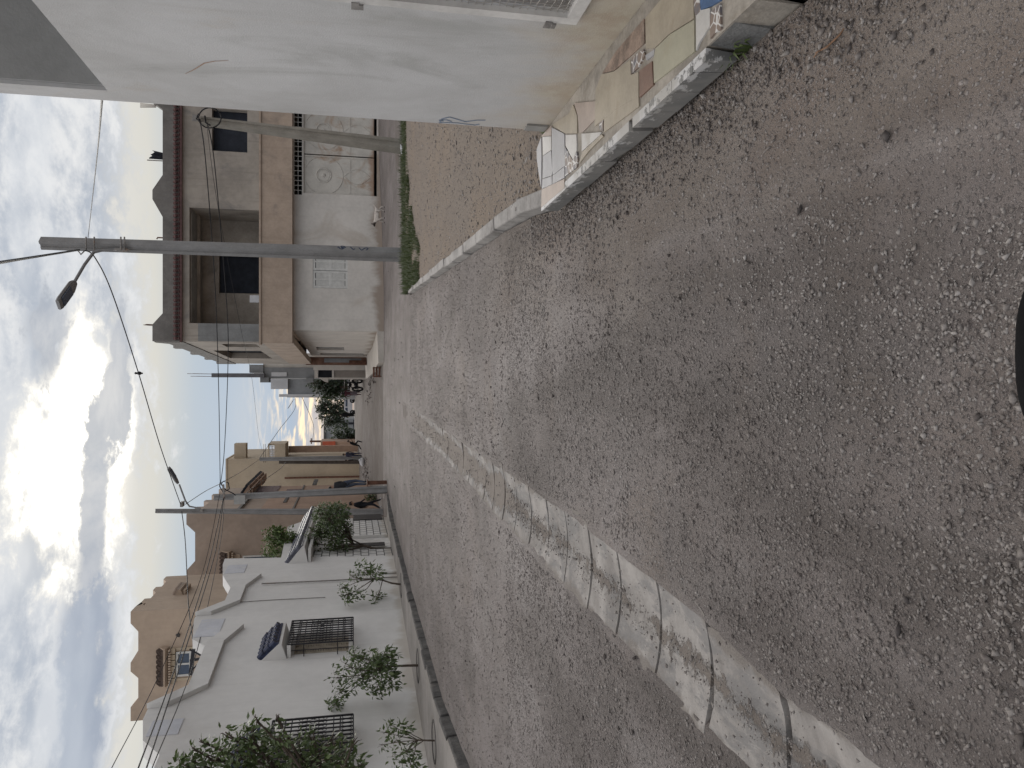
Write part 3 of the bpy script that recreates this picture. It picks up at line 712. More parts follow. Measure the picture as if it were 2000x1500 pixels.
def pouch():
    """black rounded pouch with a row of pale zip teeth, held low in front of the viewer"""
    m_b = mat('black_nylon', (.005, .005, .006), .9, .2, 60, bd=.0006, spec=.08); m_z = mat('zip_teeth', (.16, .16, .165), .5, .1, 50, bd=0)
    c = A(2022, 690, .37); fwd = ray(1990, 690); fwd.normalize(); dn = V((0, -c_ * 0 - s_, -c_)).normalized(); rt = V((1, 0, 0)); ax = rt.cross(dn)
    t = thing('pouch', 'black rounded pouch edge with pale zip teeth at bottom of view', 'pouch', c + dn * .06)
    mb = MB(); n = 40; vs = []; rows = 9
    for k in range(rows):
        v = -1 + 2 * k / (rows - 1); sc = (1 - abs(v) ** 2.6) ** .45 if abs(v) < 1 else .0
        for j in range(n):
            a = 2 * math.pi * j / n; ca, sa = math.cos(a), math.sin(a); e = 2 / 2.7
            x = math.copysign(abs(ca) ** e, ca) * (.052 + .018 * sc); y = math.copysign(abs(sa) ** e, sa) * (.042 + .022 * sc)
            vs.append(c + dn * (.0605 + y) + rt * (x + .0006) + ax * (v * .028))
    fs = [(k * n + j, k * n + (j + 1) % n, (k + 1) * n + (j + 1) % n, (k + 1) * n + j) for k in range(rows - 1) for j in range(n)] + [tuple(range(n)), tuple((rows - 1) * n + j for j in range(n))]
    mb.add(vs, fs); mb.build('shell', m_b, t, smooth=True)
    mb = MB()
    for j in range(24):
        x = -.046 + .092 * j / 23; y = -.0570 + 9 * x * x * .9
        mb.ell(c + dn * (.0605 + y) + rt * x - ax * .0315 * (-1 if ax.dot(fwd) < 0 else 1), (.0016, .0016, .0016), nu=6, nv=4)
    mb.build('zip', m_z, t)
pouch()
# ------------------------------------------------------------------ buildings across the junction and up the street
m_cw = mat('corner_white_plaster', (.56, .535, .50), .9, .08, .8, (.38, .32, .26), .5, .5, streak=.22, bd=.003, splash=(.05, .75, (.27, .21, .165), .8))
m_cb = mat('corner_raw_render', (.315, .285, .25), .95, .13, .6, (.19, .18, .172), .85, .8, streak=.55)
m_cband = mat('corner_balcony_render', (.38, .305, .245), .95, .10, 1.2, (.25, .21, .18), .7, 1.2, streak=.5)
m_cgrey = mat('corner_parapet_render', (.165, .158, .15), .95, .14, 1.5, (.10, .098, .095), .6, 1.2, streak=.4)
m_redt = mat('dark_red_roof_tile', (.105, .058, .056), .7, .25, 8)
m_btile = mat('brown_canopy_tile', (.085, .062, .052), .7, .25, 8)
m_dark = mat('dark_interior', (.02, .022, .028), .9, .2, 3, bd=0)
m_gate = mat('cream_painted_steel_gate', (.50, .48, .44), .6, .08, 2, (.30, .175, .095), .85, 1.1, bd=.001, splash=(.35, .5, (.27, .15, .085), .7))
m_louv = mat('white_louvre', (.55, .55, .53), .6, .08, 6, bd=0)
m_brown = mat('brown_house_render', (.335, .27, .222), .95, .09, .6, (.24, .20, .17), .5, .5, streak=.18)
m_brown2 = mat('upper_house_render', (.42, .335, .262), .95, .08, .6, (.32, .26, .21), .4, .5, streak=.15)
m_pink = mat('ochre_render', (.355, .25, .19), .95, .12, .7, (.24, .185, .155), .5, .9, streak=.2)
m_yel = mat('yellow_house_render', (.42, .35, .262), .95, .07, .6, (.31, .265, .21), .4, .6, streak=.12, splash=(.3, .8, (.22, .19, .15), .6))
m_far = mat('far_grey_render', (.23, .24, .25), .95, .12, .6, (.15, .15, .15), .4, .8)
m_farw = mat('far_white_render', (.50, .51, .53), .9, .08, .8)
m_glass = mat('window_glass', (.05, .07, .11), .12, .2, 2, bd=0, spec=.6)
m_wht = mat('white_house_plaster', (.63, .625, .61), .9, .05, .5, (.50, .48, .45), .45, .5, streak=.22, bs=90, bd=.003, splash=(.0, .5, (.42, .38, .325), .7))
m_bluet = mat('blue_glazed_tile', (.028, .036, .072), .25, .4, 9, bd=.001)
m_slate = mat('grey_blue_tile', (.095, .10, .125), .4, .25, 8, bd=.001)
m_lwood = mat('pale_louvre_wood', (.40, .35, .28), .7, .15, 6, streak=.3)
m_rust = mat('rusty_steel', (.13, .065, .045), .85, .3, 6, (.07, .04, .03), .5, 5)
m_cable = mat('black_cable', (.012, .012, .014), .6, .1, 30, bd=0)
m_pole = mat('pole_concrete', (.235, .235, .235), .9, .1, 2.5, (.16, .155, .15), .5, 1.5, bs=60, bd=.003)
m_shadestone = mat('rubble_stone', (.21, .19, .165), .95, .25, 5, bd=.006)

def pxr(W, p0, p1, q0, q1, d=0.):
    """rectangle (s0,s1,z0,z1) on wall W seen between photo x p0..p1 (top..bottom) and y q0..q1"""
    pm, qm = (p0 + p1) / 2, (q0 + q1) / 2
    a, b = W.hit(pm, q0, d)[0], W.hit(pm, q1, d)[0]
    return (min(a, b), max(a, b), W.hit(p1, qm, d)[1], W.hit(p0, qm, d)[1])
def hole(r): return rect(*r)
def tile_canopy(parent, W, s0, s1, zt, zb, out, mt, mu, name='tile_canopy', th=.05, under=True):
    """small pitched roof of half-round tiles over an opening"""
    mb = MB()
    mb.hexa([W.P(s0, zt - th, 0), W.P(s1, zt - th, 0), W.P(s1, zb - th, out), W.P(s0, zb - th, out), W.P(s0, zt, 0), W.P(s1, zt, 0), W.P(s1, zb, out), W.P(s0, zb, out)])
    n = max(4, int((s1 - s0) / .17)); rr = (s1 - s0) / n
    for i in range(n):
        s = s0 + (s1 - s0) * (i + .5) / n; k = 3
        for j in range(k):
            f0, f1 = j / k, min(1.03, (j + 1.12) / k); dz = .018
            mb.tube([W.P(s, zt + (zb - zt) * f0 + .015, out * f0), W.P(s, zt + (zb - zt) * f1 + .015 + dz, out * f1)], [rr * .36, rr * .46], 8)
    o = mb.build(name, mt, parent)
    if under:
        u = MB()
        u.hexa([W.P(s0 - .04, zb - th - .16, 0), W.P(s1 + .04, zb - th - .16, 0), W.P(s1 + .04, zb - th - .06, out * .95), W.P(s0 - .04, zb - th - .06, out * .95),
                W.P(s0 - .04, zt - th - .002, 0), W.P(s1 + .04, zt - th - .002, 0), W.P(s1 + .04, zb - th - .002, out * .97), W.P(s0 - .04, zb - th - .002, out * .97)])
        for i in range(2 * n): W.box(u, s0 + (s1 - s0) * (i + .15) / (2 * n), s0 + (s1 - s0) * (i + .7) / (2 * n), zb - th - .24, zb - th - .162, .004, out * .8)
        u.build('eave_moulding', mu, o)
    return o

def corner_house():
    Y0 = 33.0; F = front(Y0); YG = 33.45; FG = front(YG)
    Xu = F.hit(540, 668)[0]; Xg = FG.hit(660, 646)[0]; XE = 17.5
    t = thing('corner_house', 'two storey unfinished corner house with loggia and cream gate across the junction', 'house', (Xu, Y0, 0))
    zb1 = F.hit(510, 520)[1]; zb0 = F.hit(571, 520)[1]; zp = F.hit(318, 520)[1]; zm = F.hit(298, 520)[1]; zc = F.hit(356, 520)[1]
    dirv = V((-.037, 1, 0)).normalized(); L = 14.5
    S = Wall((Xu, Y0), (Xu + dirv.x, Y0 + dirv.y), toward=(-20, 40)); SG = Wall((Xg, YG), (Xg + dirv.x, YG + dirv.y), toward=(-20, 40))
    def sx(py, px=318): return F.hit(px, py)[0]
    # upper storey front
    lg = pxr(F, 370, 510, 632, 408); lg = (lg[0], lg[1], zb1 + .02, lg[3]); w1 = pxr(F, 414, 483, 296, 214)
    top = [(Xu, zb1), (XE, zb1), (XE, zm), (sx(200, 298), zm), (sx(214), zp), (sx(342), zp), (sx(372), zm), (sx(390), zm), (sx(424), zp), (sx(612), zp), (sx(634), zm), (Xu, zm)]
    mb = MB(); F.prism(mb, [(a, min(z, zc)) for a, z in top[:2]] + [(XE, zc), (Xu, zc)], -.3, 0, [hole(lg), hole(w1)])
    S.prism(mb, [(.302, zb1), (L, zb1), (L, zc), (.302, zc)], -.3, 0, [hole((a, min(b, L - .4), max(c, zb1 + .1), min(d, zc - .3))) for a, b, c, d in (pxr(S, 438, 504, 678, 672), pxr(S, 434, 520, 700, 685))])
    mb.box(Xu + .35, XE, Y0 + 9, Y0 + L - .01, zb0, zc - .01)                # rear rooms
    mb.box(XE - .3, XE, Y0 + .302, Y0 + 9, zb0, zc - .01)
    mb.build('wall', m_cb, t)
    mb = MB(); zc2 = zc + .002
    F.prism(mb, [(Xu - .02, zc2), (XE, zc2), (XE, zm)] + top[3:-1] + [(Xu - .02, zm)], -.28, .03)
    st = [S.hit(*p) for p in ((329, 664), (346, 671), (347, 681), (368, 684), (382, 689), (383, 695), (400, 698), (409, 700), (411, 706), (424, 708))]
    zs = max(z for _, z in st)
    pr = [(.282, zc2), (L, zc2), (L, zp)]; k = 4; per = L / k
    for i in range(k, 0, -1):
        s = i * per; pr += [(s - .02, zm - .1), (s - .5, zm - .1), (s - 1.1, zp), (s - per + .75 if i == 1 else s - per + .0, zp)]
    pr[-1] = (1.1, zp); pr += [(.6, zm), (.282, zm)]
    S.prism(mb, pr, -.28, .03)
    mb.build('parapet', m_cgrey, t)
    mb = MB(); zt0, zt1 = F.hit(352, 520)[1], F.hit(341, 520)[1]
    for i in range(int((XE - Xu) / .17)):
        x = Xu + .1 + i * .17; mb.tube([(x, Y0 - .005, zt1), (x, Y0 - .12, (zt0 + zt1) / 2 + .02), (x, Y0 - .14, zt0)], .07, 6)
    mb.box(Xu - .05, XE, Y0 - .15, Y0 - .032, zt0 - .09, zt0 - .005)
    mb.build('tile_band', m_redt, t)
    # loggia: floor, ceiling beam, recessed back wall with a dark opening
    mb = MB(); yb = Y0 + 2.4; B = front(yb); wo = pxr(B, 428, 508, 573, 500); wo = (wo[0], wo[1], zb1 + .06, wo[3])
    B.prism(mb, [(lg[0] - .6, zb1 - .3), (lg[1] + .6, zb1 - .3), (lg[1] + .6, lg[3] + .3), (lg[0] - .6, lg[3] + .3)], -.2, 0, [hole(wo)])
    mb.box(lg[0] - .3, lg[0] - .002, Y0 + .302, yb - .002, zb1 - .1, lg[3] + .25); mb.box(lg[1] + .002, lg[1] + .3, Y0 + .302, yb - .002, zb1 - .1, lg[3] + .25)
    mb.box(lg[0] - .6, lg[1] + .6, Y0 + .302, yb + .2, lg[3] + .26, lg[3] + .45)
    zq0, zq1 = front(Y0 + 1.6).hit(392, 520)[1], front(Y0 + 1.6).hit(381, 520)[1]; mb.box(lg[0], lg[1], Y0 + 1.4, Y0 + 1.7, zq0, zq1)
    mb.build('loggia', mat('loggia_render', (.33, .295, .255), .95, .15, 1.2, (.15, .14, .13), .6, .7), t)
    mb = MB(); r = pxr(front(Y0 + .5), 488, 512, 591, 577); mb.box(r[0], r[1], Y0 + .45, Y0 + .5, zb1 + .05, r[3]); mb.build('panel', m_farw, t)
    mb = MB(); mb.box(Xu + .32, XE - .32, Y0 + .302, Y0 + 9, zc - .3, zc - .02); mb.build('roof', m_conc, t)
    mb = MB(); mb.box(Xu - .4 + .3, XE - .32, Y0 + 5.0, Y0 + 5.2, zb0, zc - .31); mb.hexa([S.P(2.7, zb0 + .26, -.31), S.P(L - .1, zb0 + .26, -.31), S.P(L - .1, zb0 + .26, -1.4), S.P(2.7, zb0 + .26, -1.4), S.P(2.7, zc - .32, -.31), S.P(L - .1, zc - .32, -.31), S.P(L - .1, zc - .32, -1.4), S.P(2.7, zc - .32, -1.4)]); mb.box(lg[1] + .9, lg[1] + 1.05, Y0 + .31, Y0 + 4.98, zb1, zc - .31); mb.build('room', m_dark, t)
    m_rshade = mat('navy_room_shade', (.022, .026, .036), .8, .2, 3, bd=0); mb = MB(); B.box(mb, wo[0] - .02, wo[1] + .02, wo[2], wo[3] + .02, -.32, -.22); mb.build('room_shade_panel', m_rshade, t); mb = MB(); F.box(mb, w1[0] - .02, w1[1] + .02, w1[2], w1[3], -.42, -.34); mb.build('room_shade_panel', m_rshade, t)  # flat panels coloured dark navy to stand in for the dim rooms behind
    # balcony band, its slab and soffit
    mb = MB(); F.prism(mb, [(Xu - .06, zb0), (XE, zb0), (XE, zb1 - .002), (Xu - .06, zb1 - .002)], -.3, .06)
    S.prism(mb, [(.302, zb0), (L, zb0), (L, zb1 - .002), (.302, zb1 - .002)], -.3, .0)
    mb.box(Xu + .31, XE, Y0 + .302, Y0 + 9, zb0 + .003, zb0 + .25)
    F.box(mb, Xu - .12, XE, zb1, zb1 + .07, -.28, .12)
    mb.build('balcony', m_cband, t)
    # ground floor
    gt = pxr(FG, 593, 737, 380, 180); gz0 = gt[2]; sw = pxr(FG, 611, 679, 563, 494); vt = pxr(FG, 574, 590, 380, 180)
    mb = MB(); FG.prism(mb, [(Xg, -.3), (XE, -.3), (XE, zb0 - .002), (Xg, zb0 - .002)], -.3, 0, [hole((gt[0], gt[1], gz0 + .02, gt[3])), hole(sw), hole(vt)])
    sws = [pxr(SG, 618, 672, 684, 678), pxr(SG, 626, 711, 694, 690)]; sws = [(a, b, max(c, .35), min(d, zb0 - .25)) for a, b, c, d in sws]
    SG.prism(mb, [(.302, -.3), (L, -.3), (L, zb0 - .002), (.302, zb0 - .002)], -.3, 0, [hole(q) for q in sws])
    mb.build('ground_floor', m_cw, t)
    mb = MB(); mb.box(Xg + .31, XE, YG + 2.2, YG + 2.4, -.3, zb0); SG.box(mb, 2.5, L, -.3, zb0 - .01, -.7, -.5); mb.build('back_room', m_dark, t)
    m_gw = mat('grey_window', (.16, .165, .17), .5, .1, 3, bd=0)
    for q in sws: mb = MB(); SG.box(mb, q[0], q[1], q[2], q[3], -.2, -.12); mb.build('side_window', m_gw, t)
    mb = MB(); r = pxr(front(47.6), 597, 722, 713, 697.5); mb.box(r[0], r[1], 47.6, 47.8, -.2, r[3]); an = mb.build('annex', mat('red_brown_render', (.20, .115, .085), .9, .25, 2.5, (.30, .25, .21), .6, 2.0), t)
    mb = MB(); r = pxr(front(47.55), 633, 706, 708, 700); mb.box(r[0], r[1], 47.55, 47.595, r[2], r[3]); mb.build('door', m_far, an)
    mb = MB(); r = pxr(front(47.5), 682, 716, 711.5, 704); mb.box(r[0], r[1], 47.45, 47.54, r[2], r[3]); mb.build('cupboard', m_rust, an)
    mb = MB(); F.box(mb, Xu + .003, lg[0] - .003, zb1 + .08, zc - .6, .0025, .012); mb.build('pier', mat('cement_pier', (.20, .205, .205), .95, .12, 1.5, (.15, .15, .15), .5, 1, streak=.4), t)
    # vent grille above the gate
    mb = MB(); n = int((vt[1] - vt[0]) / .2)
    for i in range(n + 1): s = vt[0] + (vt[1] - vt[0]) * i / n; FG.box(mb, s - .012, s + .012, vt[2], vt[3], -.12, -.08)
    for i in range(3): z = vt[2] + (vt[3] - vt[2]) * i / 2; FG.box(mb, vt[0], vt[1], z - .012, z + .012, -.119, -.081)
    mb.build('vent_grille', m_louv, t)
    # steel gate: leaves with ring ornaments
    FGd = .10
    yb_ = [180, 218, 303, 380]
    for a, b, cen in ((303, 380, 341), (218, 303, 253), (150, 217, None)):
        s0, s1 = FG.hit(660, b)[0], FG.hit(660, a)[0]; mb = MB()
        FG.box(mb, s0 + .02, s1 - .02, gz0 + .14, gt[3], -.16, -.12)
        if cen:
            cs, cz = FG.hit(632, cen)
            for rr_, th in ((.80, .018), (.30, .03), (.24, .015)):
                if rr_ > (s1 - s0) / 2 * .98: rr_ = (s1 - s0) / 2 * .96
                mb.tube([FG.P(cs + rr_ * math.cos(i * math.pi / 16), cz + rr_ * math.sin(i * math.pi / 16), -.115) for i in range(33)], th, 5)
            mb.ell(FG.P(cs, cz, -.11), (.08, .05, .08))
            for sg in (-1, 1):
                mb.tube([FG.P(cs + sg * .33 * math.sin(i / 10 * math.pi), cz - .85 - 1.1 * i / 10, -.115) for i in range(11)], .014, 5)
            for q in (s0 + .06, s1 - .06, ): FG.box(mb, q - .03, q + .03, gz0 + .16, gt[3] - .02, -.119, -.10)
            for z in (gz0 + .2, gz0 + 1.15, gt[3] - .06): FG.box(mb, s0 + .1, s1 - .1, z - .025, z + .025, -.119, -.103)
        mb.build('gate', m_gate, t)
    # louvred shutters
    mb = MB()
    for k in range(2):
        a = sw[0] + (sw[1] - sw[0]) * k / 2; b = sw[0] + (sw[1] - sw[0]) * (k + 1) / 2
        for q in ((a + .01, a + .10), (b - .10, b - .01), ((a + b) / 2 - .03, (a + b) / 2 + .03)): FG.box(mb, *q, sw[2], sw[3], -.08, -.03)
        for z in (sw[2], (sw[2] + sw[3]) / 2 - .05, sw[3] - .1): FG.box(mb, a + .101, b - .101, z, z + .1, -.078, -.032)
        for i in range(26):
            z = sw[2] + .12 + (sw[3] - sw[2] - .25) * i / 26; mb.hexa([FG.P(a + .1, z, -.06), FG.P(b - .1, z, -.06), FG.P(b - .1, z + .01, -.035), FG.P(a + .1, z + .01, -.035), FG.P(a + .1, z + .035, -.075), FG.P(b - .1, z + .035, -.075), FG.P(b - .1, z + .045, -.05), FG.P(a + .1, z + .045, -.05)])
    sh = mb.build('shutters', m_louv, t)
    mb = MB(); FG.box(mb, sw[0], sw[1], sw[2], sw[3], -.2, -.15); mb.build('pane', m_dark, t)
    for k in range(3): mb = MB(); mb.tube([(F.hit(300, 633 + 1.6 * k)[0], Y0 + .15, zm - .1), (F.hit(300, 633 + 1.6 * k)[0] + .02 * k, Y0 + .15, zm + .28 + .05 * k)], .012, 5); mb.build('rebar', m_rust, t)
    for k in range(5): mb = MB(); mb.tube([(F.hit(300, 207 - 1.2 * k)[0], Y0 + .15, zm - .1), (F.hit(300, 209 - 2 * k)[0], Y0 + .15, zm + .5)], .010, 5); mb.build('rebar', m_rust, t)
    mb = MB(); mb.tube([(F.hit(300, 463)[0], Y0 + .1, zp - .1), (F.hit(300, 463)[0], Y0 + .1, zp + .22), (F.hit(300, 466)[0], Y0 + .1, zp + .25)], .03, 5); mb.build('vent_pipe', m_rust, t)
    # drips and scribbles on the side wall
    a = thing('flag', 'dark drooping flag on thin pole on corner house parapet', 'flag', (sx(313), Y0 + .1, zp))
    mb = MB(); mb.tube([(sx(313), Y0 + .1, zp - .1), (sx(313), Y0 + .1, F.hit(286, 313)[1])], .022, 6); mb.build('pole', m_steel, a)
    mb = MB(); x0 = sx(310); rr = random.Random(4); q = []
    for i in range(7): q.append([(x0 + .33 * j / 6 * (1 - .06 * i), Y0 + .1 + .05 * math.sin(j * 1.9 + i * .3), F.hit(290, 310)[1] - .12 * i + .06 * math.sin(j * 2.3) - .03 * j) for j in range(7)])
    for i in range(6):
        for j in range(6): mb.prism([q[i][j], q[i][j + 1], q[i + 1][j + 1], q[i + 1][j]], (0, .008, 0))
    mb.build('cloth', mat('dark_flag_cloth', (.02, .022, .03), .9, .4, 6, bd=0), a)
    # raised pavement slab along the side street
    mb = MB(); a0, a1 = .0, L + 1.5
    for i in range(8):
        s0 = a0 + (a1 - a0) * i / 8; s1 = a0 + (a1 - a0) * (i + 1) / 8
        def zz(s): p = SG.P(s, 0, 0); return max(.30, tz(p.x, p.y) + .12)
        mb.hexa([SG.P(s0, -.4, .004), SG.P(s1, -.4, .004), SG.P(s1, -.4, 1.35), SG.P(s0, -.4, 1.35), SG.P(s0, zz(s0), .004), SG.P(s1, zz(s1), .004), SG.P(s1, zz(s1) - .05, 1.35), SG.P(s0, zz(s0) - .05, 1.35)])
    struct('raised_pavement', mb, mat('pale_screed', (.46, .43, .39), .9, .08, 1.5, (.3, .26, .22), .4, 1.2))
    p = SG.P(2.6, .15, 1.62); c = thing('crate', 'dark rusty crate tipped against the raised pavement edge', 'crate', p)
    mb = MB()
    for i in range(4):
        z = p.z - .2 + .13 * i; mb.box(p.x - .22, p.x + .22, p.y - .3, p.y - .27, z, z + .07); mb.box(p.x - .22, p.x + .22, p.y + .27, p.y + .3, z, z + .07); mb.box(p.x - .24, p.x - .221, p.y - .3, p.y + .3, z, z + .07); mb.box(p.x + .221, p.x + .24, p.y - .3, p.y + .3, z, z + .07)
    mb.build('slats', m_rust, c)
    mb = MB(); mb.box(p.x - .21, p.x + .21, p.y - .26, p.y + .26, p.z - .19, p.z - .16)
    for dx in (-.2, .2):
        for dy in (-.25, .25): mb.box(p.x + dx - .02, p.x + dx + .02, p.y + dy - .02, p.y + dy + .02, p.z - .2, p.z + .26)
    mb.build('frame', m_rust, c)
    return S, SG, L
S_side, SG_side, L_side = corner_house()

def fbox(mb, Y, px0, px1, py0, py1, dep, mi=0, ground=False):
    r = pxr(front(Y), px0, px1, py1, py0); z0 = -.5 if ground else r[2]
    mb.box(r[0], r[1], Y, Y + dep, z0, r[3], mi); return r
def simple(name, label, cat, base, parts, group=None):
    t = thing(name, label, cat, base, group)
    for pn, mb, m in parts: mb.build(pn, m, t)
    return t
def far_right():
    # unfinished grey house behind the corner house
    w = MB(); fbox(w, 51, 514, 750, 739, 718, 6, ground=True); fbox(w, 50.9, 487, 514, 728, 712, 5); fbox(w, 50.8, 508, 525, 747, 737, 1.2); fbox(w, 50.7, 597, 612, 747, 738, 1.0)
    col = MB(); r = fbox(col, 50.6, 413, 516, 737, 729, .5); rb = MB()
    for k in range(4): x = r[0] + .05 + (r[1] - r[0] - .1) * (k % 2); rb.tube([(x, 50.7 + .3 * (k // 2), r[3] - .2), (x + .02, 50.7 + .3 * (k // 2), r[3] + .9 + .2 * k)], .015, 5)
    wi = MB(); fbox(wi, 50.95, 530, 560, 735, 727, .05)
    t = simple('unfinished_house', 'grey unfinished house with tall bare column topped by rebar', 'house', A(700, 730, 51), [('wall', w, m_far), ('column', col, mat('bare_concrete', (.13, .13, .14), .95, .1, 3)), ('rebar', rb, m_rust), ('window', wi, m_farw)])
    w = MB(); fbox(w, 70, 562, 740, 773, 738, 8, ground=True); tb = MB(); fbox(tb, 69.6, 529, 562, 760, 737, 3); sl = MB(); fbox(sl, 69.7, 545, 640, 775, 770, 1.5)
    simple('grey_house', 'dark grey house with white roof box beyond the unfinished house', 'house', A(700, 755, 70), [('wall', w, m_far), ('roof_box', tb, m_farw), ('pilaster', sl, m_farw)])
    # yard wall with gate, continuing the building line
    w = MB(); F = front(50.2)
    fbox(w, 50.2, 612, 720, 723, 690, .25, ground=True); fbox(w, 51.2, 514, 720, 730, 690, .3, ground=True); fbox(w, 50.2, 614, 621, 738, 723.2, .25); fbox(w, 50.2, 648.5, 652, 738, 723.2, .25)
    ww = MB(); pts = [F.hit(*p) for p in ((620, 739), (620, 730), (626, 739), (634, 746), (641, 748), (641, 739))]
    fbox(w, 50.25, 641, 720, 741, 737.5, .2, ground=True)
    F.prism(w, [F.hit(*p) for p in ((621, 737.6), (627, 741), (635, 746), (641, 747), (641, 737.6))], -.2, 0)
    wi = MB(); fbox(wi, 50.35, 622, 648, 737, 723, .05); g = MB(); r = pxr(F, 652.5, 716, 737.4, 723.3)
    for i in range(9): x = r[0] + (r[1] - r[0]) * i / 9; g.box(x + .01, x + (r[1] - r[0]) / 9 - .01, 50.3 + .03 * (i % 2), 50.36 + .03 * (i % 2), r[2] - .1, r[3])
    simple('yard_wall', 'low pale yard wall with stepped end and ribbed gate', 'wall', A(715, 730, 50.2), [('wall', w, m_cw), ('window', wi, m_dark), ('gate', g, mat('ribbed_steel_gate', (.40, .36, .32), .7, .1, 3, streak=.3))])
    w = MB(); fbox(w, 63, 684, 720, 765, 741, .3, ground=True)
    tag(w.build('wall', m_cw, None, A(705, 752, 63)), 'low whitewashed wall behind the parked motorbike', 'wall')
    # low houses closing the street
    w = MB(); fbox(w, 112, 636, 720, 905, 818, 8, ground=True); ho = MB(); fbox(ho, 111.9, 668, 674, 838, 832, .2); fbox(ho, 111.9, 676, 690, 829, 825, .2); fbox(ho, 111.9, 690, 698, 905, 820, .2)
    rf = MB(); fbox(rf, 111.8, 632, 636, 905, 818, 8.3)
    simple('low_house', 'low grey flat roofed house closing the far end of street', 'house', A(698, 860, 112), [('wall', w, m_far), ('roof', rf, m_concd), ('opening', ho, m_dark)])
    w = MB(); fbox(w, 110, 692, 720, 840, 815, .4, ground=True); tag(w.build('wall', m_cw, None, A(697, 828, 110)), 'short pale wall beside the far low house', 'wall')
    w = MB(); fbox(w, 76, 640, 720, 780, 768, .4, ground=True); tag(w.build('wall', m_farw, None, A(700, 774, 76)), 'narrow white garden wall end beside the white van', 'wall')
    rd = MB(); fbox(rd, 80, 630, 655, 877, 862, .1); rd2 = MB(); fbox(rd2, 80.2, 626, 720, 880, 862, 4, ground=True)
    simple('shed', 'dark shed with orange red awning beyond the yellow house', 'shed', A(705, 870, 80), [('wall', rd2, m_pink), ('awning', rd, mat('orange_red_canvas', (.42, .10, .055), .8, .1, 2, bd=0))])
far_right()

# ------------------------------------------------------------------ left side
def awning_window(t, W, r, wt=m_glass, fm=m_louv, can=True, out=.4, d=0.):
    mb = MB(); w = .07
    for q in ((r[0], r[1], r[2], r[2] + w), (r[0], r[1], r[3] - w, r[3]), (r[0], r[0] + w, r[2] + w, r[3] - w), (r[1] - w, r[1], r[2] + w, r[3] - w), ((r[0] + r[1]) / 2 - .03, (r[0] + r[1]) / 2 + .03, r[2] + w, r[3] - w)): W.box(mb, *q, d + .004, d + .05)
    o = mb.build('window', fm, t)
    g = MB(); W.box(g, r[0] + w, r[1] - w, r[2] + w, r[3] - w, d + .004, d + .02); g.build('pane', wt, o)
    return o
def brown_house():
    Y = 38.; F = front(Y); xc = F.hit(500, 1000)[0]; S = Wall((xc, Y), (xc, Y + 1), toward=(10, 40)); L = 9.0; XW_ = -20.
    t = thing('brown_house', 'large brown rendered house with notched parapet behind the white house', 'house', (xc, Y, 0))
    zm = F.hit(364, 1003)[1]; zp = F.hit(381, 1060)[1]; sx = lambda py: F.hit(372, py)[0]; zb = F.hit(395, 1060)[1]
    mb = MB(); F.prism(mb, [(XW_, -.5), (xc, -.5), (xc, zm), (sx(1024), zm), (sx(1040), zp), (sx(1096), zp), (sx(1114), zm), (sx(1130), zm), (sx(1150), zp), (sx(1250), zp), (XW_, zp)], -.3, 0)
    k = 4; per = L / k; pr = [(.302, -.5), (L, -.5), (L, zp)]
    for i in range(k, 0, -1): s = i * per; pr += [(s - .02, zm - .05), (s - .55, zm - .05), (s - 1.0, zp), (s - per, zp)]
    pr[-1] = (1.3, zp); pr += [(.8, zm), (.302, zm)]
    S.prism(mb, pr, -.3, 0); mb.box(XW_, xc - .302, Y + .302, Y + L, zp - 1, zp - .8); mb.box(XW_, xc - .302, Y + L, Y + L + .3, -.5, zp); mb.box(XW_, XW_ + .3, Y + .302, Y + L, -.5, zp)
    mb.build('wall', m_brown, t)
    # window with dark canopy near the white house roof
    r = pxr(F, 474, 540, 1120, 1084); awning_window(t, F, r, m_glass)
    c = pxr(F, 431, 444, 1166, 1078); tile_canopy(t, F, c[0], c[1], c[3], c[2], .3, m_btile, m_brown2)
    mb = MB()
    for i in range(5): s = r[0] + (r[1] - r[0]) * i / 4; F.box(mb, s - .08, s + .08, r[3] + .12, r[3] + .55, .004, .06 + .02 * (i % 2))
    mb.build('brackets', m_brown2, t)
    # side street face: ochre storey, canopies, panels
    for a in ((470, 505, 988, 972),): pass
    for (p0, p1, q0, q1) in ((470, 486, 968, 951), (489, 505, 949, 938)):
        s0, z1 = S.hit(p0, q0); s1, z0 = S.hit(p0, q1); r = (S.hit(p1, q0)[0], S.hit(p1, q1)[0])
        za = S.hit(p0, q0)[1]; tile_canopy(t, S, min(r), max(r), za, za - .35, .55, m_dark, m_pink, under=True)
    for (p0, p1, q0, q1) in ((505, 545, 962, 951), (560, 590, 961, 957), (612, 620, 948, 938), (500, 515, 948, 942), (556, 562, 983, 972), (560, 572, 968, 962)):
        r = pxr(S, p0, p1, q0, q1); mb = MB(); S.box(mb, *r, .004, .06); mb.build('window', m_redt if p1 - p0 > 12 else m_concd, t)
    r0 = pxr(S, 530, 700, 999, 935); mb = MB(); S.box(mb, .0, L, -.4, r0[3], .003, .03); mb.build('render_band', m_pink, t)
    mb = MB(); zz = S.hit(480, 985)[1]; S.box(mb, .05, L, zz, zz + .12, .031, .12); S.box(mb, .05, L, zz - 2.5, zz - 2.42, .031, .07); mb.build('string_course', m_cgrey, t)
brown_house()
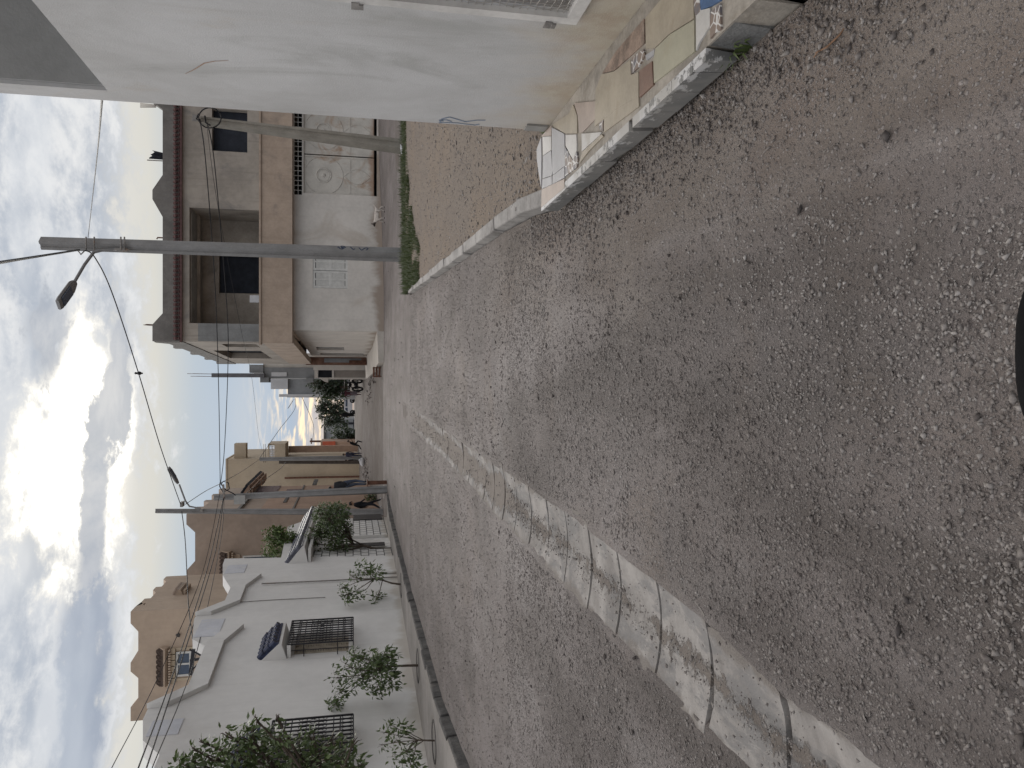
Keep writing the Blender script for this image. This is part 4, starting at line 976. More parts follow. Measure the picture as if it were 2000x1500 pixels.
def upper_house():
    Y = 30.; F = front(Y); xc = F.hit(320, 1191)[0]; S = Wall((xc, Y), (xc, Y + 1), toward=(10, 30)); L = 5.2; XW_ = F.hit(300, 1405)[0]
    t = thing('upper_house', 'tan upper storey with notched parapet rising behind the white house', 'house', (xc, Y, 0))
    zm = F.hit(255, 1200)[1]; zp = F.hit(270, 1260)[1]; sx = lambda py: F.hit(262, py)[0]
    mb = MB(); F.prism(mb, [(XW_, -.5), (xc, -.5), (xc, zm), (sx(1217), zm), (sx(1234), zp), (sx(1271), zp), (sx(1294), zm), (sx(1311), zm), (sx(1325), zp), (sx(1364), zp), (sx(1381), zm), (XW_, zm)], -.3, 0)
    k = 3; per = L / k; pr = [(.302, -.5), (L, -.5), (L, zp)]
    for i in range(k, 0, -1): s = i * per; pr += [(s - .02, zm - .05), (s - .5, zm - .05), (s - .95, zp), (s - per, zp)]
    pr[-1] = (1.1, zp); pr += [(.7, zm), (.302, zm)]
    S.prism(mb, pr, -.3, 0); mb.box(XW_, xc - .302, Y + .302, Y + L, zp - 1, zp - .8); mb.box(XW_, xc - .302, Y + L, Y + L + .3, -.5, zp); mb.box(XW_, XW_ + .3, Y + .302, Y + L, -.5, zp)
    mb.build('wall', m_brown2, t)
    r = pxr(F, 344, 374, 1320, 1272); awning_window(t, F, r)
    c = pxr(F, 309, 319, 1336, 1266); tile_canopy(t, F, c[0], c[1], c[3], c[2], .28, m_btile, m_brown2)
    mb = MB()
    for i in range(6): s = c[0] + (c[1] - c[0]) * (i + .5) / 6; F.box(mb, s - .09, s + .09, c[2] - .42, c[2] - .27, .004, .12)
    fr = (r[0] - .16, r[1] + .16, r[2] - .4, r[3] + .2)
    for q in ((fr[0], fr[1], fr[3] - .1, fr[3]), (fr[0], fr[0] + .1, fr[2], fr[3] - .1), (fr[1] - .1, fr[1], fr[2], fr[3] - .1)): F.box(mb, *q, .003, .05)
    mb.build('mouldings', m_yel, t)
    z = S.hit(330, 1165)[1]; tile_canopy(t, S, 2.0, 3.1, S.hit(332, 1172)[1], S.hit(332, 1172)[1] - .12, .22, m_brown, m_brown2)
    r = pxr(F, 344, 352, 1242, 1236); mb = MB(); mb.tube([F.P(r[0], r[3] - .1, .08), F.P(r[1], r[3] - .1, .1)], .05, 6); F.box(mb, r[0] + .03, r[0] + .08, r[2], r[3], .003, .08); mb.build('wall_lamp', m_concd, t)
upper_house()
def yellow_house():
    Y = 60.; F = front(Y); x0 = F.hit(560, 938)[0]; x1 = F.hit(560, 895)[0]
    t = thing('yellow_house', 'plain yellow house end wall with small balustraded balcony', 'house', (x1, Y, tz(x1, Y)))
    mb = MB(); z1 = F.hit(444, 915)[1]; z2 = F.hit(456, 895)[1]
    mb.box(x0 - 4, x1, Y, Y + 9, -.5, z1); mb.build('wall', m_yel, t)
    p = MB(); F.box(p, F.hit(450, 897)[0], F.hit(450, 868)[0], F.hit(478, 880)[1], F.hit(455, 880)[1], -1.6, -.6); p.build('roof_turret', m_yel, t)
    b = MB(); bx0, bx1 = x1 + .002, F.hit(540, 867)[0]; zb0, zb1 = F.hit(557, 880)[1], F.hit(523, 880)[1]; zt = F.hit(515, 880)[1]
    zm = zb0 + (zb1 - zb0) * .62
    b.box(bx0, bx1, Y + .05, Y + 3.0, zb0, zb0 + .18); b.box(bx0, bx1, Y + .05, Y + .17, zb0 + .181, zm)
    b.box(bx0, bx1, Y + .05, Y + .2, zb1 - .1, zb1); b.box(bx1 - .14, bx1, Y + .202, Y + 3.0, zb0 + .181, zb1 - .002)
    b.build('balcony', m_yel, t)
    bl = MB(); n = 6
    for i in range(n):
        x = bx0 + (bx1 - bx0 - .15) * (i + .5) / n; h = zb1 - .1 - zm
        bl.tube([(x, Y + .11, zm + h * k / 6) for k in range(7)], [.05, .035, .05, .07, .05, .035, .05], 8)
    bl.build('baluster', m_farw, t)
    g = MB()
    for z in (zt, zt - .12): g.tube([(bx0 - .3, Y - .08, z), (bx1, Y + .1, z)], .015, 5)
    g.build('railing', m_iron, t)
    sd = MB(); F.box(sd, F.hit(620, 889)[0], F.hit(620, 876)[0], -.3, F.hit(558, 880)[1], -3.0, -2.6)
    sd.build('side_wall', m_pink, t)
    mb = MB(); mb.box(x0 - 4.05, x1 + .04, Y - .04, Y + 9, z1 + .002, z1 + .12); mb.build('roof', m_yel, t)
    # rusty drain pipe on the boundary with the brown house
    mb = MB(); a, b_ = F.hit(602, 932), F.hit(716, 930); mb.tube([F.P(a[0], a[1] + 1.7, .2), F.P(a[0], a[1], .2), F.P(b_[0], b_[1], .2)], .075, 8); mb.build('drain_pipe', m_rust, t)
yellow_house()

# white house along the left pavement
WL = Wall((-5.2 - .0985 * 17, 6.0), (-5.2, 23.0))
def white_house():
    W = WL; sE = W.hit(600, 1093)[0]
    t = thing('white_house', 'long white house with stepped parapet and black window grilles', 'house', W.P(sE, 0))
    out = [(439, 1091), (435, 1103), (435, 1123), (440, 1132), (453, 1152), (441, 1180), (383, 1203), (379, 1209), (376, 1249), (405, 1263), (370, 1347), (289, 1384), (279, 1405), (279, 1446), (317, 1479)]
    H = [W.hit(*p) for p in out]
    # regular parapet from the traced one: merlon top / gap heights and stations
    zt = sum(H[i][1] for i in (1, 2, 7, 8, 12, 13)) / 6
    poly = [(sE, -.3)] + H
    s_end, z_end = H[-1]; d = H[-2][0] - H[8][0]; per = H[13][0] - H[8][0]
    poly += [(s_end + per * .5, z_end), (s_end + per * .72, zt), (s_end + per * .95, zt), (-1.2, z_end), (-1.2, -.3)] if s_end + per * .95 > -1.2 else [(-1.2, z_end), (-1.2, -.3)]
    wins = []
    for (pa, pb, pc) in (((562, 1284), (690, 1278), (571, 1213)),):
        s0, z1 = W.hit(*pa); _, z0 = W.hit(*pb); s1 = W.hit(pc[0], pc[1], .28)[0]; wins.append((s0, s1, z0, z1))
    s1b = W.hit(538, 1408, .28)[0]; z1b = W.hit(538, 1408, .28)[1]; z0b = W.hit(693, 1393, .28)[1]; ln = wins[0][1] - wins[0][0]
    wins.append((s1b - ln, s1b, wins[0][2], wins[0][3]))
    mb = MB(); W.prism(mb, poly, -.3, 0, [rect(a + .12, b - .12, c + .1, d_ - .1) for a, b, c, d_ in wins])
    pe = W.P(sE, 0, -.302); pn = -W.n
    q = [W.P(sE, 0, -.302), W.P(sE, 0, -9), W.P(sE - .3, 0, -9), W.P(sE - .3, 0, -.302)]
    zr = min(h[1] for h in H) - .6
    mb.hexa([p + V((0, 0, -.3)) for p in q] + [p + V((0, 0, zr)) for p in q])
    q = [W.P(sE - .302, 0, -.302), W.P(sE - .302, 0, -9), W.P(-1.2, 0, -9), W.P(-1.2, 0, -.302)]
    mb.hexa([p + V((0, 0, zr - .3)) for p in q] + [p + V((0, 0, zr - .1)) for p in q])
    q = [W.P(sE - .302, 0, -2.5), W.P(sE - .302, 0, -2.7), W.P(-1.2, 0, -2.7), W.P(-1.2, 0, -2.5)]
    mb.hexa([p + V((0, 0, -.3)) for p in q] + [p + V((0, 0, zr - .31)) for p in q])
    mb.build('wall', m_wht, t)
    # moulded coping following the zigzag
    cp = [W.hit(*p) for p in ((474, 1112), (445, 1183), (389, 1212), (417, 1250), (381, 1355), (295, 1396), (330, 1470))]
    lines = [(H[4], cp[0]), ]
    band = MB(); off = .18
    segs = [(H[3], H[4]), (H[4], H[5]), (H[5], H[6]), (H[9], H[10]), (H[10], H[11]), (H[14], (s_end + per * -.0 - .9 * abs(per) * .3, z_end))]
    up = [cp[0], H[4], H[5], H[6], H[7]]
    def strip(path, wd):
        for (a, za), (b, zb) in zip(path, path[1:]):
            W.prism(band, [(a, za - wd), (b, zb - wd), (b, zb + .02), (a, za + .02)], .002, .10)
    def flush():
        nonlocal band
        band.build('coping', m_wht, t); band = MB()
    for i in (4, 9): strip([(H[i][0] + .9, H[i][1] - .32), H[i]], .32); strip([H[i], H[i + 1]], .34); strip([H[i + 1], H[i + 2]], .34); flush()
    strip([H[14], (H[14][0] + (H[10][0] - H[9][0]), H[14][1] + (H[10][1] - H[9][1]))], .34); flush()
    m_bw = mat('worn_blue_wash', (.545, .56, .60), .9, .06, 3, (.62, .62, .6), .7, 4)
    for i, j in ((1, 2), (7, 8), (12, 13)):
        mp = MB(); (a, za), (b, zb) = H[i], H[j]; W.prism(mp, [(a - .1, zt - .62), (b + .1, zt - .62), (b + .1, zt - .1), (a - .1, zt - .1)], .002, .012); mp.build('merlon_panel', m_bw, t)
    for (s0, s1, z0, z1) in wins:
        # shutters in the opening
        sb = MB(); W.box(sb, s0 + .12, s1 - .12, z0 + .1, z1 - .1, -.2, -.15)
        for k in range(4):
            a = s0 + .14 + (s1 - s0 - .28) * k / 4; b = a + (s1 - s0 - .28) / 4 - .02
            for i in range(int((z1 - z0 - .3) / .055)): W.box(sb, a + .05, b - .05, z0 + .16 + .055 * i, z0 + .195 + .055 * i, -.149, -.12)
            W.box(sb, a, a + .045, z0 + .1, z1 - .1, -.149, -.11); W.box(sb, b - .045, b, z0 + .1, z1 - .1, -.149, -.11)
        w = sb.build('window', m_lwood, t)
        # projecting wrought grille
        g = MB(); D = .28; r = .011
        for z in (z0, z1, z0 + .22, z1 - .22): g.bar(W.P(s0, z, D), W.P(s1, z, D), .022)
        for z in (z0, z1): g.bar(W.P(s0, z, .0), W.P(s0, z, D), .022); g.bar(W.P(s1, z, .0), W.P(s1, z, D), .022)
        zc = (z0 + z1) / 2; 
        for z in (zc - .35, zc + .35): g.bar(W.P(s0, z, D), W.P(s1, z, D), .018); g.bar(W.P(s0, z, 0), W.P(s0, z, D), .018)
        n = 10
        for i in range(n + 1):
            s = s0 + (s1 - s0) * i / n; g.bar(W.P(s, z0, D), W.P(s, z1, D), .022 if 0 < i < n else .03)
            if i < n:
                c = s + (s1 - s0) / n / 2; rw = (s1 - s0) / n * .42
                for zc_, sg in ((zc + .15, 1), (zc - .15, -1)):
                    g.tube([W.P(c + rw * (1 - k / 16 * .75) * math.cos(k * .55), zc_ + sg * .10 * (1 - k / 16 * .75) * math.sin(k * .55) , D + .004) for k in range(16)], .006, 4)
                g.tube([W.P(c - rw, zc + .12, D + .004), W.P(c, zc, D + .004), W.P(c - rw, zc - .12, D + .004)], .006, 4); g.tube([W.P(c + rw, zc + .12, D + .004), W.P(c, zc, D + .004), W.P(c + rw, zc - .12, D + .004)], .006, 4)
                for zz in (z0 + .11, z1 - .11): g.tube([W.P(c + rw * .9 * math.cos(k * .785), zz + .085 * math.sin(k * .785), D) for k in range(9)], .006, 4)
        for k in (1, 2):
            g.bar(W.P(s0, z0, D * k / 2), W.P(s0, z1, D * k / 2), .016)
        for i in range(1, 4): g.bar(W.P(s1, z0, D * i / 4), W.P(s1, z1, D * i / 4), .012)
        g.build('grille', m_iron, w)
    # tiled canopies above the windows
    for k, (s0, s1, z0, z1) in enumerate(wins):
        za = W.hit(509, 1287)[1]; zb = W.hit(535, 1277, .42)[1]
        tile_canopy(t, W, s0 - .04, s1 - .22, za + .02, W.hit(535, 1277, .34)[1], .34, m_bluet, m_wht)
    # pipes on the facade
    p = MB(); a = W.hit(511, 1140, .05); b = W.hit(772, 1128, .05); p.tube([W.P(a[0], a[1], .05), W.P((a[0] + b[0]) / 2, (a[1] + b[1]) / 2, .05), W.P(a[0], .06, .05)], .02, 6)
    p.build('pipe', m_steel, t)
    p = MB(); a = W.hit(462, 1176, .02); p.tube([W.P(a[0], a[1], .02), W.P(a[0] + .02, 3.2, .02), W.P(a[0], 2.0, .02)], .010, 5); p.build('conduit', m_steel, t)
    p = MB(); a = W.hit(640, 1131, .06); p.tube([W.P(a[0] + .35, a[1] - .6, .06), W.P(a[0] + .35, .06, .06)], .05, 8); p.build('downpipe', m_wht, t)
    return sE
sE_white = white_house()

def garden_wall():
    a = V((-5.2, 23.05, 0)); W = Wall((a.x, a.y), (-5.3, 29.3)); sE = W.hit(700, 1012)[0]
    t = thing('garden_wall', 'white garden wall painted with brick pattern and grey tile canopy over its door', 'wall', (a.x, a.y, 0))
    zc = W.hit(592, 1050)[1]; zg0 = W.hit(549, 1090)[1]
    mb = MB(); ztop = W.hit(600, 1050)[1]
    d = pxr(W, 655, 757, 1072, 1046); W.prism(mb, [(.01, -.3), (sE, -.3), (sE, ztop), (.01, ztop)], -.25, 0, [rect(d[0], d[1], .1, d[3])])
    mb.build('wall', m_wht, t)
    g = MB(); W.prism(g, [(.01, ztop + .002), (sE, ztop + .002), (sE, ztop + .25), (W.hit(565, 1028)[0], W.hit(562, 1028)[1]), (W.hit(549, 1091)[0], zg0), (.01, zg0)], -.25, -.002); g.build('gable', m_wht, t)
    tile_canopy(t, W, .05, sE + .05, W.hit(566, 1085)[1], W.hit(582, 1080, .5)[1], .5, m_slate, m_wht)
    # black painted joints
    j = MB(); zt2 = ztop - .35; ch = .235; z = .12; row = 0
    segs = [(.03, d[0] - .05), (d[1] + .05, sE - .02)]
    while z < zt2:
        for s0, s1 in segs:
            W.box(j, s0, s1, z, z + .022, .0015, .006)
            s = s0 + (.2 if row % 2 else .42)
            while s < s1 - .05: W.box(j, s, s + .022, z + .023, min(z + ch - .001, zt2), .0015, .006); s += .46
        z += ch; row += 1
    j.build('joint_pattern', m_iron, t)
    dd = MB(); W.box(dd, d[0] + .01, d[1] - .01, .1, d[3], -.18, -.1); W.box(dd, (d[0] + d[1]) / 2 - .01, (d[0] + d[1]) / 2 + .01, .1, d[3], -.099, -.085); dd.build('door', m_whitep, t)
    for q in ((660, 752, 1068, 1062), (690, 746, 1016, 1006)):
        r = pxr(W, *q); n = MB(); W.box(n, r[0], r[1], max(r[2], .1), r[3], .0065, .03); n.build('niche', m_iron, t)
garden_wall()
# ------------------------------------------------------------------ poles, lamps, cables
def on_ground(px, py):
    """where the ray through this photo point meets the street"""
    d = ray(px, py); t = 2.0 / d.y
    while t * d.y < 160:
        p = ORG + d * t
        if p.z <= tz(p.x, p.y): return V((p.x, p.y, tz(p.x, p.y)))
        t += .15 / d.y
    return ORG + d * (100 / d.y)
def loft(mb, prof, path, mi=0):
    """profile rings (list of (x,y,scale)) carried up a list of (point, scale, rotation)"""
    n = len(prof); o = len(mb.v)
    for p, sc, rot in path:
        ca, sa = math.cos(rot), math.sin(rot)
        for x, y in prof: mb.v.append(V(p) + V((x * ca - y * sa, x * sa + y * ca, 0)) * sc)
    for i in range(len(path) - 1):
        for j in range(n): mb.f.append((o + i * n + j, o + i * n + (j + 1) % n, o + (i + 1) * n + (j + 1) % n, o + (i + 1) * n + j)); mb.m.append(mi)
    mb.f.append(tuple(range(o, o + n))); mb.f.append(tuple(range(o + (len(path) - 1) * n, o + len(path) * n))); mb.m += [mi, mi]
SQ = [(-.5, -.5), (.5, -.5), (.5, .5), (-.5, .5)]
CH_ = [(-.5, -.42), (-.2, -.42), (-.13, -.30), (.13, -.30), (.2, -.42), (.5, -.42), (.5, .42), (.2, .42), (.13, .30), (-.13, .30), (-.2, .42), (-.5, .42)]
m_lamp = mat('lamp_grey_paint', (.22, .222, .225), .5, .1, 6, bd=.0005)
def lamp_arm(t, pts, r, head0, head1, w, h):
    mb = MB(); mb.tube(pts, r, 8); mb.build('lamp_arm', m_lamp, t)
    mb = MB(); a, b = V(head0), V(head1); d = (b - a).normalized(); u = d.cross(V((0, 0, 1))).normalized(); n = u.cross(d); n = -n if n.z < 0 else n
    L = (b - a).length; prof = [(0, .35), (.12, .75), (.22, 1), (.9, 1), (1, .8)]
    rings = [[a + d * L * k + u * w * s * e - n * h * .3 * f for e, f in ((-.5, .0), (-.42, -1), (.42, -1), (.5, 0), (.42, 1), (-.42, 1))] for k, s in prof]
    o = len(mb.v)
    for r_ in rings: mb.v += r_
    for i in range(len(rings) - 1):
        for j in range(6): mb.f.append((o + i * 6 + j, o + i * 6 + (j + 1) % 6, o + (i + 1) * 6 + (j + 1) % 6, o + (i + 1) * 6 + j)); mb.m.append(0)
    mb.f.append(tuple(range(o, o + 6))); mb.f.append(tuple(range(o + (len(rings) - 1) * 6, o + len(rings) * 6))); mb.m += [0, 0]
    hd = mb.build('lamp_head', m_lamp, t)
    g = MB(); c = a + d * L * .6 - n * h * .33; g.hexa([c - d * L * .25 - u * w * .36 - n * .02, c + d * L * .25 - u * w * .36 - n * .02, c + d * L * .25 + u * w * .36 - n * .02, c - d * L * .25 + u * w * .36 - n * .02,
           c - d * L * .25 - u * w * .36, c + d * L * .25 - u * w * .36, c + d * L * .25 + u * w * .36, c - d * L * .25 + u * w * .36]); g.build('lens', m_glass, hd)
PB = G(790, 498); YP = PB.y
def big_pole():
    t = thing('street_lamp', 'tall concrete street lamp pole in grass with blue graffiti at its foot', 'street lamp', PB)
    T_ = A(80, 475, YP); mb = MB(); rot = R(-45)
    loft(mb, CH_, [((PB.x, PB.y, -.2), .29, rot), ((PB.x, PB.y, .0), .285, rot), ((T_.x, T_.y, T_.z), .235, rot)]); mb.build('pole', m_pole, t)
    q = lambda px, py, dy=0.: A(px, py, YP + dy)
    lamp_arm(t, [q(232, 487, -.1), q(200, 489, -.15), q(183, 493, -.2), q(165, 517, -.5), q(144, 553, -.9)], .035, q(147, 551, -.92), q(114, 596, -1.5), .34, .12)
    mb = MB()
    for px in (168, 184, 236, 243): mb = MB(); mb.tube([q(px, 463, -.16), q(px, 475, -.26), q(px, 488, -.16)], .018, 6); mb.build('band', m_steel, t)
    mb = MB(); mb.tube([q(150, 487, -.15), q(158, 497, -.2), q(166, 489, -.15)], .02, 6); mb.build('bracket', m_steel, t)
    mb = MB(); mb.ell(q(238, 488, -.12), (.05, .05, .2)); mb.build('fuse_box', m_steel, t)
    g = MB(); cx = q(672, 488)
    # heart-like daub and hand-drawn letters on the right-hand face
    nr = V((math.cos(rot), math.sin(rot), 0)); tr = V((-math.sin(rot), math.cos(rot), 0))
    def on(px, k): z = A(px, 490, YP).z; sc = .285 - .05 * z / T_.z; return V((PB.x + (T_.x - PB.x) * z / T_.z, PB.y, z)) + nr * (.5 * sc + .001) + tr * (sc * (.38 - .76 * (k - 482.) / 13))
    for st in ([(660, 486.5), (661, 483.8), (664, 489), (668, 490.5), (672, 487.5), (675, 485), (671, 482), (666, 481.8), (668, 488.5), (670, 484), (671, 488)], [(684, 483.5), (690, 490.5), (693, 488)], [(701, 485), (706, 492), (709, 489), (712, 486), (717, 485), (719, 487), (715, 491)]):
        pts = [on(a, b) for a, b in st]
        g = MB()
        for a, b in zip(pts, pts[1:]): g.bar(a, b, .026, .003, up=nr)
        g.build('graffiti', MATS.get('dark_blue_spray') or mat('dark_blue_spray', (.02, .035, .075), .7, .2, 20, bd=0), t)
    return T_
BIGTOP = big_pole()
def simple_pole(name, label, b, tp, w0, w1, cat='utility pole', rot=R(20), m=None, parts=None, group=None):
    t = thing(name, label, cat, b, group); mb = MB(); loft(mb, CH_, [((b.x, b.y, b.z - .3), w0, rot), (b, w0, rot), (tp, w1, rot)]); mb.build('pole', m or m_pole, t); return t
m_polew = mat('tan_pole_concrete', (.25, .235, .205), .9, .12, 2.5, (.17, .15, .13), .5, 1.5)
def poles():
    b = G(790, 287); YB = b.y; t = simple_pole('utility_pole', 'leaning concrete utility pole topped by a coil of cable near the gate', b, A(392, 236, YB), .30, .17, m=m_polew)
    mb = MB(); q = lambda px, py, dy=-.2: A(px, py, YB + dy)
    mb.tube([q(410 + 22 * math.cos(a), 230 + 20 * math.sin(a), -.2 - .05 * (i % 3)) for i, a in enumerate([k * .33 for k in range(39)])], .016, 5)
    mb.tube([q(388, 222), q(384, 232), q(392, 240)], .02, 5); mb.tube([q(400, 226), q(402, 240), q(411, 245)], .02, 5)
    mb.build('cable_coil', m_cable, t); mb = MB(); mb.bar(q(380, 234, -.1), q(380, 226, -.2), .1); mb.build('bracket', m_steel, t)
    # left street lamp pole
    b = on_ground(748, 1001); Y = b.y; t = thing('street_lamp', 'concrete street lamp pole behind the man in black', 'street lamp', b)
    mb = MB(); loft(mb, CH_, [((b.x, b.y, -.3), .29, .3), (A(304, 998, Y), .17, .3)]); mb.build('pole', m_pole, t)
    q = lambda px, py, dy=-.2: A(px, py, Y + dy)
    lamp_arm(t, [q(392, 993), q(370, 989), q(362, 978), q(350, 946)], .035, q(348, 944, -.3), q(329, 914, -.6), .30, .12)
    mb = MB(); q1 = q(355, 985); mb.box(q1.x - .1, q1.x + .1, q1.y - .1, q1.y + .3, q1.z - .05, q1.z + .05); mb.build('bracket', m_steel, t); mb = MB(); mb.box(*sum(([p - .06, p + .06] for p in q(394, 997)), [])); mb.build('fuse_box', m_steel, t)
    # pole with junction box
    b = on_ground(756, 956); Y2 = b.y; t = simple_pole('utility_pole', 'grey utility pole with junction box beside the boy', b, A(418, 972, Y2), .27, .19)
    mb = MB(); c = A(468, 976, Y2 - .3); mb.box(c.x - .16, c.x + .16, c.y - .05, c.y + .05, c.z - .2, c.z + .2); mb.build('junction_box', mat('pale_box_paint', (.32, .32, .31), .6, .08, 5, bd=0), t)
    mb = MB(); q = lambda px, py, dy=-.25: A(px, py, Y2 + dy)
    mb.tube([q(430, 942), q(429, 950), q(436, 962), q(448, 955), q(446, 943), q(436, 940), q(432, 946), q(440, 956), q(456, 964), q(466, 973)], .022, 5); mb.build('cable_coil', m_cable, t)
    mb = MB(); mb.bar(q(436, 946), q(438, 974), .07); mb.build('crossarm', m_steel, t)
    # far left pair
    b = on_ground(706, 894); YC = b.y; simple_pole('utility_pole', 'pale utility pole in front of the yellow house', b, A(507, 897, b.y), .32, .22)
    b = on_ground(712, 903); simple_pole('utility_pole', 'dark slim utility pole in front of the yellow house', b, A(545, 903, b.y), .2, .18, m=mat('dark_timber_pole', (.085, .072, .062), .9, .2, 4))
    # far right pole with arm
    b = on_ground(692, 775); t = thing('street_lamp', 'far street lamp pole against the sunset at the end of the houses', 'street lamp', b)
    mb = MB(); mb.tube([b, A(561, 775, b.y)], [.16, .12], 6); mb.build('pole', m_pole, t)
    lamp_arm(t, [A(577, 778, b.y), A(570, 784, b.y)], .03, A(572, 783, b.y), A(562, 798, b.y - .5), .2, .1)
    b = V(A(690, 862, 95)); b.z = tz(b.x, 95); t = thing('utility_pole', 'thin far utility pole with a crossarm above the orange awning', 'utility pole', b)
    mb = MB(); mb.tube([b, A(605, 862, 95)], [.2, .12], 6); mb.build('pole', m_rust, t); mb = MB(); mb.bar(A(608, 856, 95), A(608, 867, 95), .14); mb.build('crossarm', m_rust, t)
poles()
def cable(label, pts, r=.012, seg=14, sag=0.):
    """pts: (photo x, photo y, depth); smooth through them"""
    P = [A(*p) for p in pts]; out = []
    for i in range(len(P) - 1):
        p0 = P[max(i - 1, 0)]; p1, p2 = P[i], P[i + 1]; p3 = P[min(i + 2, len(P) - 1)]
        for k in range(seg):
            t = k / seg; q = .5 * ((2 * p1) + (p2 - p0) * t + (2 * p0 - 5 * p1 + 4 * p2 - p3) * t * t + (3 * p1 - p0 - 3 * p2 + p3) * t ** 3)
            if sag: q.z -= sag * 4 * t * (1 - t)
            out.append(q)
    out.append(P[-1]); mb = MB(); mb.tube(out, r, 5)
    o = mb.build('power_cable', m_cable, None, P[0]); tag(o, label, 'cable', 'overhead cables'); return o
YA = on_ground(748, 1001).y; YB_ = on_ground(756, 956).y
cable('thick black cable running up out of view from the tall pole', [(-40, 519, 9), (60, 503, 14.5), (155, 488, 19.9)], .022)
cable('cable between the tall pole and the near white house', [(172, 464, 20), (188, 320, 11), (200, 185, 4.75)], .007, 10)
cable('long cable sagging from the tall pole to the left street lamp', [(166, 489, 19.85), (186, 504, 20.2), (220, 575, 22.2), (270, 727, 26), (310, 862, 29.5), (338, 944, 32), (353, 986, YA - .2)], .016)
cable('upper cable from coiled pole across the street', [(390, 232, 19.9), (402, 320, 21), (420, 560, 24), (427, 760, 27.5), (430, 941, YB_ - .2)], .013)
cable('lower cable from coiled pole across the street', [(405, 240, 19.9), (420, 330, 21), (443, 600, 24.5), (445, 720, 27), (438, 880, 29.5), (431, 943, YB_ - .2)], .013)
cable('thin wire drooping along the corner house', [(404, 245, 19.9), (425, 400, 22), (470, 640, 26), (492, 740, 33), (505, 850, 45), (512, 880, 59.7)], .006)
cable('cable from left street lamp to the bracket above white house', [(355, 999, YA - .2), (362, 1060, 32.5), (368, 1180, 27), (378, 1268, 23), (374, 1345, 19.4)], .018)
cable('cable joining the left street lamp and boxed pole', [(362, 985, YA - .2), (400, 960, (YA + YB_) / 2), (432, 944, YB_ - .2)], .014)
cable('cable from the boxed pole to the far left pole', [(431, 943, YB_ - .2), (470, 922, 40), (507, 897, 55.5)], .012)
cable('cable from yellow house balcony to far right lamp', [(507, 895, 55.5), (545, 840, 64), (575, 800, 72), (577, 778, 80)], .02)
cable('sagging cable crossing before the yellow house', [(466, 975, YB_ - .2), (505, 945, 36), (548, 915, 46), (558, 902, 52)], .014)
cable('topmost of the bundled cables running over white house', [(436, 974, YB_ - .2), (405, 1110, 24), (340, 1310, 16.5), (270, 1500, 12), (262, 1530, 11.4)], .013)
cable('middle of the bundled cables running over white house', [(437, 972, YB_ - .2), (420, 1080, 25), (355, 1290, 17), (286, 1500, 12), (278, 1530, 11.4)], .013)
cable('lowest of the bundled cables running over white house', [(438, 970, YB_ - .2), (432, 1050, 26), (385, 1270, 17.5), (297, 1500, 12), (288, 1530, 11.4)], .009)
cable('thin wire slanting over the upper tan house', [(430, 960, YB_), (395, 1120, 27), (310, 1320, 21), (218, 1500, 16), (205, 1530, 15.5)], .010)
cable('wires rising over the far low houses', [(590, 776, 80), (612, 830, 90), (610, 862, 94.8)], .025)
def bracket_mast():
    c = A(372, 1290, 17.6); t = thing('cable_mast', 'black steel cable mast with stays standing on white house roof', 'mast', c)
    mb = MB(); mb.bar(A(378, 1268, 17.5), A(372, 1318, 17.5), .07); mb.bar(A(371, 1290, 17.5), A(405, 1284, 17.5), .05); mb.bar(A(370, 1268, 17.5), A(398, 1283, 17.5), .03); mb.bar(A(372, 1312, 17.5), A(398, 1284, 17.5), .03)
    mb.build('frame', m_iron, t); mb = MB(); mb.tube([A(371, 1330, 17.5), A(376, 1340, 17.5), A(368, 1346, 17.5), A(360, 1350, 17.5)], .02, 5); mb.build('cable_loop', m_cable, t)
bracket_mast()
def bird():
    c = A(272, 729, 25.9); mb = MB(); mb.ell(c, (.06, .11, .07)); mb.ell(c + V((.0, -.08, .08)), (.04, .045, .04)); mb.bar(c + V((0, .08, 0)), c + V((0, .2, -.05)), .05, .015)
    tag(mb.build('bird', m_iron, None, c, True), 'small dark bird perched on the long sagging cable', 'bird')
bird()

